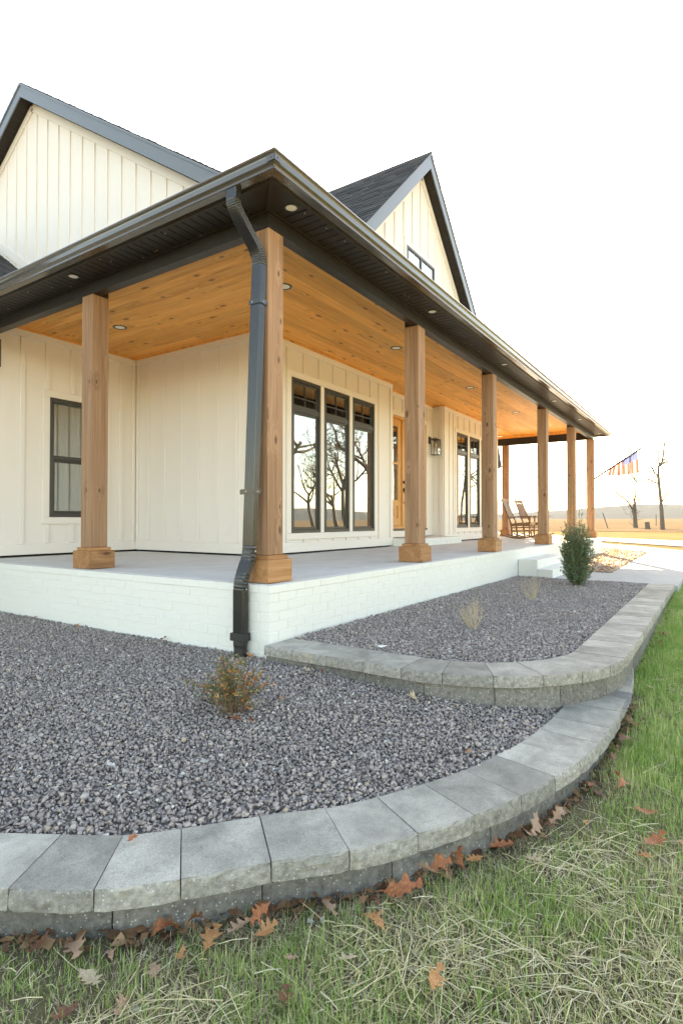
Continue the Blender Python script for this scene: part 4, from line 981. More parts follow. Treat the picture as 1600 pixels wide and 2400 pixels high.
# crumbled leaf litter lodged at the foot of the walls
rl_ = np.random.default_rng(31); tq = rl_.uniform(s0 - 1.2, LOW.L - .9, 520); Pq = np.array([LOW.at(t) + LOW.nrm(t) * (.02 - abs(d_)) for t, d_ in zip(tq, rl_.normal(.008, .028, 520))])
tu = rl_.uniform(2.75, UPP.L - .1, 260); Pq = np.concatenate([Pq, np.array([UPP.at(t) + UPP.nrm(t) * (.02 - abs(d_)) for t, d_ in zip(tu, rl_.normal(.01, .03, 260))])]); n = len(Pq)
a = rl_.uniform(0, 6.28, n); sz = rl_.uniform(.008, .028, n); Vq = np.zeros((n, 4, 3)); zq = zl_v(Pq) + rl_.uniform(.012, .035, n)
for k in range(4):
    aa = a + k * math.pi / 2; rr = sz * rl_.uniform(.5, 1.1, n); Vq[:, k, 0] = Pq[:, 0] + np.cos(aa) * rr; Vq[:, k, 1] = Pq[:, 1] + np.sin(aa) * rr; Vq[:, k, 2] = zq + rl_.uniform(-.01, .012, n)
big_mesh('leaf_litter', Vq.reshape(-1, 3), (np.array([[0, 1, 2], [0, 2, 3]])[None] + (np.arange(n) * 4)[:, None, None]).reshape(-1, 3), 'litter', kind='stuff')
# ================================================================== POSTS, LIGHTS, DOWNSPOUT
def post(label, x, y):
    t = thing('porch_post', label, 'post', (x, y, 0), 'timber posts along the porch')
    return t
def post_parts(t):
    h = CW / 2; p = .2688 / 2; c = p - .026
    x, y, _ = ORG[t.name]
    obj('shaft', MB().box(x - h, x + h, y - h, y + h, .199, ZB - .002), 'post', t, bev=.004)
    obj('collar', MB().box(x - c, x + c, y - c, y + c, .1685, .198), 'plinth', t, bev=.002)
    mb = MB(); z0, z1 = .003, .168; e = .02
    obj('plinth', mb.box(x - p, x + p, y - p, y + p, z0, z1), 'plinth', t, bev=.003)
    ix, iy = x + .0465, y + .0465
    return t
PC = CX + CW / 2
def filler(t, dx, dy):      # dark block closing the gap above the post behind the beam
    x, y, _ = ORG[t.name]; h = CW / 2 - .004
    x0, x1, y0, y1 = x - h, x + h, y - h, y + h
    if dx: x0 = CX + .094
    if dy: y0 = CX + .094
    obj('post_cap', MB().box(x0, x1, y0, y1, ZB + .001, ZC - .001), 'beam', t)
p0 = post_parts(post('timber porch post at the near corner beside the black downspout', PC, PC)); filler(p0, 1, 1)
PL = [(PC, 2.2459 + .1344, 'timber porch post in front of the small dark window at left', 1, 0), (2.5442 + .1344, PC, 'timber porch post in front of the entry door', 0, 1),
      (4.9957 + .1344, PC, 'timber porch post left of the brick steps beside the second window group', 0, 1), (8.06 + .1344, PC, 'timber porch post in front of the rocking chairs', 0, 1),
      (10.60 + .1344, PC, 'timber porch post behind the top of the evergreen bush', 0, 1), (12.93 + .1344, PC, 'timber porch post carrying the flag at the far corner', 0, 1),
      (12.93 + .1344, 2.46, 'timber porch post glowing orange at the back of the far end', 0, 0)]
for x, y, lab, dx, dy in PL:
    q = copy_tree(p0, (x, y, 0), lab); 
    for ch in list(q.children):
        if ch.name.startswith('post_cap'): D.objects.remove(ch)
    ORG[q.name] = (x, y, 0)
    if dx or dy: filler(q, dx, dy)

def can_light(x, y, z, lab, grp, first=[]):
    if not first:
        t = thing('recessed_light', lab, 'ceiling light', (x, y, z), grp); n = 28; mb = MB(); ro, ri = .083, .060
        for k in range(n):
            a, b = 2 * math.pi * k / n, 2 * math.pi * (k + 1) / n; c = lambda r_, q, zz: (x + r_ * math.cos(q), y + r_ * math.sin(q), zz)
            mb.add([c(ro, a, z), c(ro, b, z), c(ro - .006, b, z - .006), c(ro - .006, a, z - .006), c(ri, a, z - .004), c(ri, b, z - .004), c(ri, a, z + .001), c(ri, b, z + .001)],
                   [(0, 1, 2, 3), (3, 2, 5, 4), (4, 5, 7, 6)])
        obj('trim_ring', mb, 'black', t, fix=False); obj('lens', MB().disc((x, y), ri + .001, z - .002, z + .0005), 'lens', t); first.append(t); return t
    t = copy_tree(first[0], (x, y, z), lab); t['group'] = grp; return t
g1, g2 = 'recessed lights in the pine porch ceiling', 'small recessed lights in the dark soffit'
zc_ = ZC - .0005
for x, y, lab in ((1.318, 3.593, 'recessed ceiling light in the pine boards right of the leftmost post'), (1.50, 1.11, 'recessed ceiling light half hidden by the corner post'),
                  (3.97, 1.13, 'recessed ceiling light just left of the post before the door'), (6.78, 1.13, 'recessed ceiling light over the front door step'), (9.58, 1.13, 'recessed ceiling light nearest the far end of the porch')):
    can_light(x, y, zc_, lab, g1)
for x, y, lab in ((-.03, 2.36, 'recessed soffit light above the leftmost post'), (.19, -.035, 'recessed soffit light near the gutter corner'), (2.62, -.03, 'recessed soffit light above the post before the door'),
                  (5.10, -.03, 'recessed soffit light above the post left of the steps'), (8.1, -.03, 'recessed soffit light above the rocking chair post'), (10.45, -.03, 'recessed soffit light above the post behind the bush'), (12.9, -.03, 'recessed soffit light at the far eave corner')):
    t = can_light(x, y, ZS + .002, lab, g2); t.scale = (.68, .68, 1)

# downspout with crimped elbows
ds = thing('downspout', 'black ribbed metal downspout bent around the corner post and brick base', 'downspout', (-.045, .2, -.5))
def ds_profile(w_, d_, rib=.0018):
    pts = []       # w along Y, d along X, outer face first
    def side(a, b, nrm, ribs):
        for k in range(ribs * 4 + 1):
            t = .1 + .8 * k / (ribs * 4); off = -rib if (k % 4) in (1, 2) else 0
            pts.append((a[0] + (b[0] - a[0]) * t + nrm[0] * off, a[1] + (b[1] - a[1]) * t + nrm[1] * off))
    c = [(-d_ / 2, w_ / 2), (-d_ / 2, -w_ / 2), (d_ / 2, -w_ / 2), (d_ / 2, w_ / 2)]
    side(c[0], c[1], (-1, 0), 4); side(c[1], c[2], (0, -1), 3); side(c[2], c[3], (1, 0), 1); side(c[3], c[0], (0, 1), 1); return pts
PROF = ds_profile(.096, .062)
def ds_piece(name, pts, scales=None, mat='down', parent=None, prof=PROF):
    mb = MB(); n = len(prof); pts = [Vector(p) for p in pts]
    for i, p in enumerate(pts):
        d = (pts[min(i + 1, len(pts) - 1)] - pts[max(i - 1, 0)]).normalized(); X = Vector((1, 0, 0)); X = (X - d * X.dot(d)).normalized(); Y = d.cross(X)
        if Y.y < 0: Y = -Y
        k = scales[i] if scales else 1
        for u, v in prof: mb.v.append(tuple(p + X * u * k + Y * v * k))
    mb.f = [(i * n + k, i * n + (k + 1) % n, (i + 1) * n + (k + 1) % n, (i + 1) * n + k) for i in range(len(pts) - 1) for k in range(n)] + [tuple(range(n)), tuple(range((len(pts) - 1) * n, len(pts) * n))]
    mb.mi = [0] * len(mb.f); return obj(name, mb, mat, parent or ds)
def bend(a, b, c, k=9):    # quadratic bend with crimps
    a, b, c = Vector(a), Vector(b), Vector(c); P, S = [], []
    for i in range(2 * k + 1):
        t = i / (2 * k); P.append(a * (1 - t) ** 2 + b * 2 * t * (1 - t) + c * t * t); S.append(.955 if i % 2 else 1.0)
    return P, S
A_, B_, C_, D_ = Vector((-.198, .155, 2.716)), Vector((-.198, .160, 2.60)), Vector((.083, .178, 2.385)), Vector((.083, .182, 2.24))
d1 = (C_ - B_).normalized(); P, S = bend(B_ + Vector((0, 0, .045)), B_, B_ + d1 * .075); ds_piece('elbow', [A_] + P + [B_ + d1 * .17], [1] + S + [1.0])
P, S = bend(C_ - d1 * .085, C_, C_ + Vector((0, 0, -.085))); ds_piece('elbow', [B_ + d1 * .165] + P + [C_ + Vector((0, 0, -.115))], [.95] + S + [.98])
E_, F_ = Vector((.030, .215, .205)), Vector((-.052, .222, .020)); top = C_ + Vector((0, 0, -.105))
ds_piece('pipe', [top, E_ + (top - E_).normalized() * .07])
d2 = (F_ - E_).normalized(); P, S = bend(E_ + (top - E_).normalized() * .08, E_, E_ + d2 * .06, 5); P2, S2 = bend(F_ - d2 * .06, F_, F_ + Vector((0, 0, -.06)), 5)
ds_piece('elbow', P + P2, S + S2)
ds_piece('pipe', [F_ + Vector((0, 0, -.055)), Vector((-.052, .222, -.375))], [1.03, 1.03])
def strap(zc, parent=ds, wide=0):
    t = (zc - E_.z) / (top.z - E_.z); c = E_ + (top - E_) * t; mb = MB(); a, b = .035, .053
    mb.box(c.x - a - .0025, c.x - a, c.y - b, c.y + b, zc - .017, zc + .017); mb.box(c.x - a - .002, c.x + a, c.y - b - .0025, c.y - b, zc - .017, zc + .017)
    mb.box(c.x + a, c.x + a + .0018, c.y - b - .002, c.y + b + wide, zc - .017, zc + .017)
    if wide: mb.box(c.x + .0, c.x + a, c.y + b, c.y + b + .0025, zc - .017, zc + .017); mb.box(c.x - a * .2, c.x - a * .2 + .002, c.y + b, c.y + b + .055, zc - .02, zc + .018)
    st = obj('strap', mb, 'down', parent); obj('screw', MB().tube([(c.x - a - .001, c.y + .02, zc), (c.x - a - .005, c.y + .02, zc)], .004, 8).tube([(c.x, c.y - b - .001, zc), (c.x, c.y - b - .006, zc)], .004, 8), 'screw', st)
strap(2.03); strap(.66, wide=.05)
mb = MB(); b0 = Vector((-.052, .222, -.375)); mb.box(b0.x - .047, b0.x + .040, b0.y - .06, b0.y + .06, -.392, -.338); ad = obj('adapter', mb, 'plastic', ds, bev=.004)
obj('drain_pipe', MB().tube([(b0.x, b0.y, -.38), (b0.x, b0.y, -.42), (b0.x, b0.y, -.44), (b0.x, b0.y, -.60)], [.050, .050, .046, .046], 20), 'plastic', ds, smooth=False)
obj('screw', MB().tube([(E_.x, E_.y - .05, .235), (E_.x, E_.y - .058, .235)], .006, 8).tube([(F_.x, F_.y - .05, -.03), (F_.x, F_.y - .058, -.03)], .006, 8), 'screw', ds)

# wall lanterns
def lantern(label, x, y, z):
    t = thing('wall_lantern', label, 'wall lamp', (x, y, z), 'black box lanterns on the porch walls')
    obj('back_plate', MB().box(x - .055, x + .055, y - .022, y, z + .0, z + .15), 'black', t, bev=.003)
    c = y - .145; w_ = .075; z1, z0 = z + .075, z - .235
    obj('arm', MB().tube([(x, y - .02, z + .115), (x, c, z + .115), (x, c - .012, z + .128)], .0055, 6).tube([(x, c, z + .115), (x, c, z1 + .02)], .005, 6), 'black', t)
    mb = MB(); b = .0048
    for sx in (-1, 1):
        for sy in (-1, 1): mb.box(x + sx * w_ - b, x + sx * w_ + b, c + sy * w_ - b, c + sy * w_ + b, z0, z1)
    for zz in (z0, z1):
        for s in (-1, 1):
            mb.box(x - w_ + b, x + w_ - b, c + s * w_ - b, c + s * w_ + b, zz - b, zz + b); mb.box(x + s * w_ - b, x + s * w_ + b, c - w_ + b, c + w_ - b, zz - b, zz + b)
    obj('cage', mb, 'black', t)
    obj('cap', MB().box(x - .045, x + .045, c - .045, c + .045, z1 + .006, z1 + .022).box(x - w_ - b, x + w_ + b, c - w_ - b, c + w_ + b, z1 + .0055, z1 + .0115), 'black', t)
    for s in (-1, 1):
        obj('glass_panel', MB().box(x - w_ + .006, x + w_ - .006, c + s * w_ - .0012, c + s * w_ + .0012, z0 + .006, z1 - .006), 'lampglass', t)
        obj('glass_panel', MB().box(x + s * w_ - .0012, x + s * w_ + .0012, c - w_ + .006, c + w_ - .006, z0 + .006, z1 - .006), 'lampglass', t)
    obj('socket', MB().tube([(x, c, z1), (x, c, z1 - .06)], .016, 10), 'black', t)
    obj('bulb', MB().tube([(x, c, z1 - .06), (x, c, z1 - .075), (x, c, z1 - .11), (x, c, z1 - .145), (x, c, z1 - .165)], [.011, .017, .026, .022, .005], 12), 'bulb', t, smooth=True)
lantern('black box lantern on the entry wall right of the front door', 7.83, YB - .001, 2.05)
lantern('black box lantern mostly hidden left of the front door', 5.90, YB - .001, 2.05)
lantern('black lantern cut off at the left end of the porch wall', .235, Y2 - .001, 2.50)
t = obj('outlet_cover', MB().box(XW - .008, XW - .0005, 2.72, 2.80, .265, .355), 'siding', bev=.003, label='white outdoor outlet cover low on the porch side wall', category='outlet')
t = obj('paper_scrap', MB().hexa([(.27, -.73, -.385), (.33, -.74, -.383), (.35, -.70, -.389), (.29, -.69, -.384)], [(.27, -.73, -.383), (.33, -.74, -.378), (.35, -.70, -.387), (.29, -.69, -.379)]), 'white', label='white paper scrap on the raised gravel bed near its wall', category='litter')

# ================================================================== ROCKING CHAIRS (built facing -Y, rockers on z = 0)
def rocking_chair(label):
    t = thing('rocking_chair', label, 'rocking chair', (0, 0, 0), 'wooden rocking chairs on the far porch')
    w_ = .27; k = .93
    def B(name, *bars):
        mb = MB()
        for a, b, ww, hh in bars: mb.bar(a, b, ww, hh)
        return obj(name, mb, 'chair', t, bev=.003)
    for s in (-1, 1):
        mb = MB(); R_ = 1.05; pr = []
        for i in range(15):
            y = -.42 + .88 * i / 14; z = R_ - math.sqrt(R_ * R_ - (y - .02) ** 2); pr.append((y, z + .0))
        poly = pr + [(y, z + .036) for y, z in reversed(pr)]
        n = len(pr); x0, x1 = (s * w_ - .014, s * w_ + .014)
        for i in range(n - 1):
            mb.hexa([(x0, pr[i][0], pr[i][1]), (x1, pr[i][0], pr[i][1]), (x1, pr[i + 1][0], pr[i + 1][1]), (x0, pr[i + 1][0], pr[i + 1][1])],
                    [(x0, pr[i][0], pr[i][1] + .036), (x1, pr[i][0], pr[i][1] + .036), (x1, pr[i + 1][0], pr[i + 1][1] + .036), (x0, pr[i + 1][0], pr[i + 1][1] + .036)])
        obj('rocker', mb, 'chair', t)
        B('leg', ((s * w_, -.235, .06), (s * w_, -.255, .545), .04, .035))
        B('back_post', ((s * w_ * .96, .17, .045), (s * w_ * .96, .215, .42), .04, .035), ((s * w_ * .96, .214, .41), (s * w_ * .93, .435, .985), .036, .028))
        B('armrest', ((s * (w_ + .01), -.31, .560), (s * (w_ + .01), .262, .535), .085, .022))
        B('stretcher', ((s * w_, -.235, .20), (s * w_, .175, .185), .02, .03), ((s * w_, -.238, .29), (s * w_, .18, .27), .02, .028))
    B('seat_rail', ((-w_, -.25, .375), (w_, -.25, .375), .025, .06), ((-w_, .19, .33), (w_, .19, .33), .025, .05), ((-w_, -.25, .375), (-w_, .19, .335), .025, .06), ((w_, -.25, .375), (w_, .19, .335), .025, .06))
    for i in range(7): B('slat', ((-w_ + .012, -.245 + i * .068, .412 - i * .0065), (w_ - .012, -.245 + i * .068, .412 - i * .0065), .058, .016))
    B('back_rail', ((-w_ * .93, .427, .955), (w_ * .93, .427, .955), .022, .085)); B('back_rail', ((-w_ * .95, .262, .53), (w_ * .95, .262, .53), .022, .06))
    for i in range(6): x = -.175 + .07 * i; B('back_slat', ((x, .264, .545), (x, .405, .905), .045, .012))
    B('stretcher', ((-w_, -.24, .24), (w_, -.24, .24), .02, .03)); B('stretcher', ((-w_, .18, .2), (w_, .18, .2), .02, .03))
    return t
c1 = rocking_chair('slatted wooden rocking chair nearer the post on the far porch')
c1.location = (11.28, 1.50, .001); c1.rotation_euler = (0, 0, R(3))
c2 = copy_tree(c1, (12.22, 1.44, .001), 'slatted wooden rocking chair farther from the house windows, partly behind the post', R(-4))

# ================================================================== FLAG ON THE FAR POST
fx, fy = 12.93 + .1344 + CW / 2, PC
fl = thing('flag', 'American flag hanging from an angled pole on the far porch post', 'flag', (fx, fy, 1.55))
pa, pb = Vector((fx + .02, fy - .07, 1.56)), Vector((fx + .10, fy - 1.16, 2.30)); pd = (pb - pa); pl_ = pd.length; pd.normalize()
obj('pole', MB().tube([pa, pb], .028, 8).tube([pb, pb + pd * .03], [.02, .012], 8), 'black', fl)
obj('bracket', MB().box(fx - .002, fx + .012, fy - .04, fy + .04, 1.47, 1.62).tube([Vector((fx + .005, fy, 1.50)), pa, pa + pd * .08], .02, 8), 'black', fl)
def cloth():
    m = {2: MB()}; bands = [MB() for _ in range(13)]; ns, nt = 52, 26; s0_, s1_ = pl_ * .34, pl_ * .93; st = MB()
    side = Vector((1, .08, 0)).normalized()
    def P(i, j):
        s = i / ns; t = j / nt; p = pa + pd * (s0_ + (s1_ - s0_) * s); drop = (.17 + .40 * s ** .8) * t
        fold = .055 * math.sin(s * 21 + t * 1.5) * (.25 + t) + .02 * math.sin(s * 47)
        return p + Vector((0, .02 * t * math.sin(s * 9), -drop)) + side * fold + Vector((0, -1, 0)) * (.10 * t * (s - .5))
    for i in range(ns):
        k = int((ns - 1 - i) * 13 / ns)
        for j in range(nt):
            can = (ns - i) / ns < 7 / 13 and (j + 1) / nt < .42
            q = [P(i, j), P(i + 1, j), P(i + 1, j + 1), P(i, j + 1)]
            (m[2] if can else bands[min(k, 12)]).add(q, [(0, 1, 2, 3)])
    for r_ in range(9):
        for c in range(6 if r_ % 2 == 0 else 5):
            s = 1 - (r_ + .9) / 10.5 * 7 / 13; t = .42 * ((c + (.6 if r_ % 2 == 0 else 1.1)) / 6.3)
            i, j = s * ns, t * nt; o_ = P(i, j); u = (P(i + .5, j) - o_).normalized(); v = (P(i, j + .5) - o_).normalized(); nn = u.cross(v).normalized()
            for sg in (-1, 1):
                pts = [o_ + nn * .003 * sg + (u * math.cos(a) + v * math.sin(a)) * (.011 if q % 2 == 0 else .0045) for q, a in enumerate(2 * math.pi * x / 10 for x in range(10))]
                st.add(pts, [tuple(range(10))])
    for k, b_ in enumerate(bands): obj('stripe', b_, 'fred' if k % 2 == 0 else 'fwhite', fl, fix=False)
    cl = obj('canton', m[2], 'fblue', fl, fix=False); obj('stars', st, 'fwhite', cl, fix=False, kind='stuff')
cloth()

# ================================================================== PLANTS
def leaf_quad(mb, p, d, up, L, W_):
    d = Vector(d).normalized(); s = d.cross(Vector(up)); s = s.normalized() if s.length > 1e-4 else d.orthogonal().normalized(); n = s.cross(d)
    p = Vector(p); mb.add([p, p + d * L * .45 + s * W_ * .5 + n * W_ * .18, p + d * L, p + d * L * .45 - s * W_ * .5 + n * W_ * .18], [(0, 1, 2), (0, 2, 3)])
def evergreen():
    rnd = random.Random(4); x0, y0, z0 = 4.985, -1.02, -.42
    t = thing('evergreen_bush', 'narrow dark green evergreen bush growing in the raised gravel bed', 'bush', (x0, y0, z0))
    st, lf = MB(), MB()
    rx, ry = Vector((.5543, -.8323, 0)), Vector((.8323, .5543, 0))     # across and along the bed
    def prof(z): return float(np.interp(z, [0, .08, .3, .60, .78, .90, 1.0], [.12, .19, .235, .23, .175, .10, .02]))
    for k in range(260):
        a = rnd.uniform(0, 2 * math.pi); hz = rnd.choice((rnd.uniform(.08, .66), rnd.uniform(.4, .80))); rr = prof(hz) * math.sqrt(rnd.random()) * 1.02
        tip = Vector((x0, y0, z0 + hz)) + rx * (math.cos(a) * rr) + ry * (math.sin(a) * rr)
        b = Vector((x0 + rnd.uniform(-.03, .03), y0 + rnd.uniform(-.03, .03), z0 + max(.01, hz * rnd.uniform(.1, .5)))); m_ = (b + tip) / 2 + Vector((0, 0, -.02))
        tip.z += .05; st.tube([b, m_, tip], [.004, .003, .0015], 4)
        for j in range(46):
            u = .35 + .65 * rnd.random(); p = (b.lerp(m_, u * 2) if u < .5 else m_.lerp(tip, u * 2 - 1))
            leaf_quad(lf, p + Vector([rnd.gauss(0, .007) for _ in range(3)]), (rnd.gauss(0, 1), rnd.gauss(0, 1), rnd.gauss(.5, .7)), (rnd.gauss(0, .6), rnd.gauss(0, .6), 1), rnd.uniform(.020, .034), rnd.uniform(.012, .019))
    for (u, v, h) in ((-.085, .0, 1.10), (-.03, .02, 1.0), (.11, .10, .97), (.095, .14, .88), (-.13, 0, .66), (.17, .08, .60), (-.185, -.02, .52), (-.19, .0, .42)):
        b = Vector((x0, y0, z0 + .1)) + rx * u * .4; tip = Vector((x0, y0, z0 + h)) + rx * u + ry * v; st.tube([b, b.lerp(tip, .5) + rx * u * .1, tip], [.006, .004, .0015], 5)
        for j in range(110):
            q = .35 + .65 * j / 71; p = b.lerp(tip, q) + Vector([rnd.gauss(0, .012 * (1.3 - q)) for _ in range(3)])
            leaf_quad(lf, p, (rnd.gauss(0, 1), rnd.gauss(0, 1), rnd.gauss(.6, .6)), (rnd.gauss(0, .6), rnd.gauss(0, .6), 1), rnd.uniform(.017, .028), rnd.uniform(.009, .015))
    obj('stem', st, 'twigb', t, fix=False); obj('foliage', lf, 'bush', t, fix=False)
evergreen()
def low_shrub(name, label, x0, y0, z0, h, sp, ns, nl, mat, seed, twig='twigb', leafL=(.012, .024)):
    rnd = random.Random(seed); t = thing(name, label, 'shrub', (x0, y0, z0)); st, lf = MB(), MB()
    for k in range(ns):
        a = rnd.uniform(0, 2 * math.pi); rr = sp * rnd.uniform(.25, 1.0); hh = h * rnd.uniform(.45, 1.0) * (1.15 - .45 * rr / sp)
        b = Vector((x0 + rnd.gauss(0, .025), y0 + rnd.gauss(0, .025), z0 - .01)); tip = Vector((x0 + math.cos(a) * rr, y0 + math.sin(a) * rr, z0 + hh)); m_ = b.lerp(tip, .5) + Vector((0, 0, .04))
        st.tube([b, b.lerp(m_, .5), m_, m_.lerp(tip, .5) + Vector((rnd.gauss(0, .01), rnd.gauss(0, .01), .005)), tip], [.0026, .0023, .0019, .0014, .0009], 4)
        for j in range(nl):
            u = rnd.uniform(.15, 1) ** .8; p = b.lerp(m_, u * 2) if u < .5 else m_.lerp(tip, u * 2 - 1)
            if rnd.random() < .4: q = p + Vector((rnd.gauss(0, .022), rnd.gauss(0, .022), rnd.uniform(0, .03))); st.tube([p, q], [.001, .0007], 3); p = q
            leaf_quad(lf, p, (rnd.gauss(0, 1), rnd.gauss(0, 1), rnd.gauss(.3, .6)), (rnd.gauss(0, .5), rnd.gauss(0, .5), 1), rnd.uniform(*leafL), rnd.uniform(.008, .015))
    obj('stem', st, twig, t, fix=False); obj('foliage', lf, mat, t, fix=False); return t
low_shrub('small_shrub', 'sparse small shrub with green and orange leaves in the lower gravel', -.86, -.50, -.55, .30, .27, 48, 27, 'shrub', 3, leafL=(.015, .030))
low_shrub('small_shrub', 'dry tan shrub in the sunny gravel at the far bed', 14.6, -.15, -.42, .42, .34, 26, 10, 'shrub', 8, 'twig', (.03, .05))
low_shrub('small_shrub', 'little brown shrub in the sunny gravel nearest the bush', 9.3, -.62, -.42, .25, .22, 16, 8, 'shrub', 9, 'twig', (.02, .04))
low_shrub('small_shrub', 'low brown shrub by the far porch corner in gravel', 12.2, -.42, -.42, .25, .3, 18, 8, 'shrub', 10, 'twig', (.02, .04))
def twigs(label, x0, y0, z0, h, spread, n, seed, fan=0.0, sub=4):
    rnd = random.Random(seed); t = thing('bare_twigs', label, 'dead plant', (x0, y0, z0)); st = MB()
    rx = Vector((.5543, -.8323, 0)); ry = Vector((.8323, .5543, 0))
    for k in range(n):
        u = spread * (-1 + 2 * (k + rnd.random() * .6) / n) + fan; hh = h * rnd.uniform(.75, 1.05) * (1 - .3 * abs(u) / max(spread, .01))
        b = Vector((x0, y0, z0 - .01)) + rx * rnd.uniform(-.02, .02); tip = Vector((x0, y0, z0 + hh)) + rx * u + ry * rnd.uniform(-.08, .08)
        m_ = b.lerp(tip, .5) + rx * u * .12 + Vector((0, 0, -.01 if sub else 0)); st.tube([b, b.lerp(m_, .6), m_, m_.lerp(tip, .5) + rx * rnd.gauss(0, .006), tip], [.0036, .0034, .003, .0024, .0014], 5)
        for j in range(sub):
            q = rnd.uniform(.35, .95); p = b.lerp(m_, q * 2) if q < .5 else m_.lerp(tip, q * 2 - 1); e = p + rx * rnd.gauss(0, .022) + ry * rnd.gauss(0, .022) + Vector((0, 0, rnd.uniform(.02, .055)))
            st.tube([p, p.lerp(e, .5) + Vector((0, 0, -.004)), e], [.0018, .0014, .0008], 4)
    obj('stem', st, 'twig', t, fix=False); return t
twigs('branching bare tan twigs in the raised gravel bed near the curve', 1.375, -.95, -.41, .255, .115, 11, 2, -.03, 7)
twigs('upright bare tan stalks in the raised gravel below the steps', 3.31, -.90, -.41, .275, .14, 12, 6, -.04, 1)

# ================================================================== FALLEN OAK LEAVES
def oak_mesh(seed, curl=.3):
    """irregular lobed oak leaf, tip at +X, unit length, with curl and a stalk"""
    rnd = random.Random(seed); n = 40; lobes = [[], []]
    for s in (0, 1):
        m = rnd.choice((2, 3, 3)); t0 = rnd.uniform(.18, .27)
        for i in range(m): lobes[s].append((t0 + (.80 - t0) * i / (m - .35) + rnd.uniform(-.03, .03), rnd.uniform(.16, .32) * (1 if i else .7), rnd.uniform(.06, .095), rnd.uniform(.03, .12)))
        lobes[s].append((.93, rnd.uniform(.10, .16), .06, .03))
    def half(s, t):
        w_ = .085 * math.sin(math.pi * min(1, t * .97 + .03)) ** .8 + .004; sk = 0
        for c, h, sg, k in lobes[s]:
            e = math.exp(-abs((t - c) / sg) ** 2.2); w_ += h * e * .9; sk += k * e
        w_ += .012 * math.sin(t * 60 + s + seed) * min(1, w_ * 6)
        return max(w_ * (1 if t < .985 else .15), .003), sk
    a1, a2, a3 = rnd.uniform(.4, 1.2) * rnd.choice((-1, 1)), rnd.uniform(.2, 1), rnd.uniform(-1, 1)
    Z = lambda x, y: curl * (.6 * a1 * (x - .5) ** 2 + a2 * y * y * 2.6 + .6 * a3 * y * (x - .4)) + .022 * math.sin(8 * x + seed) * math.cos(9 * y)
    V, F = [], []
    for i in range(n + 1):
        t = i / n; (wl_, kl), (wr_, kr) = half(0, t), half(1, t)
        for y, xx in ((-wl_, t + kl), (-wl_ * .5, t + kl * .45), (0, t), (wr_ * .5, t + kr * .45), (wr_, t + kr)): V.append((xx - .5, y, Z(xx, y)))
    F = [(5 * i + j, 5 * i + 5 + j, 5 * i + 6 + j, 5 * i + 1 + j) for i in range(n) for j in range(4)]
    o_ = len(V); V += [(-.70, -.009, .03), (-.70, .009, .03), (-.46, .011, .006), (-.46, -.011, .006)]; F.append((o_, o_ + 1, o_ + 2, o_ + 3))
    me = D.meshes.new('oak_leaf'); me.from_pydata(V, [], F); me.polygons.foreach_set('use_smooth', [True] * len(F)); return me
rl = random.Random(17)
LM = [oak_mesh(i, .35 + .35 * (i % 4)) for i in range(14)]; LMM = {}
def leaf(x, y, z, mat, L, label, rz, tilt=(0, 0), group=None):
    k = random.randrange(len(LM)); key = (k, mat)
    if key not in LMM:
        me = LM[k].copy(); me.materials.append(M['leaf_' + mat]); LMM[key] = me
    o = D.objects.new('oak_leaf', LMM[key]); COL.objects.link(o); o.location = (x, y, z); o.rotation_euler = (tilt[0], tilt[1], rz); L *= .86; o.scale = (L * rl.uniform(.9, 1.1), L * rl.uniform(.8, 1.15), L)
    return tag(o, label, 'leaf', group)
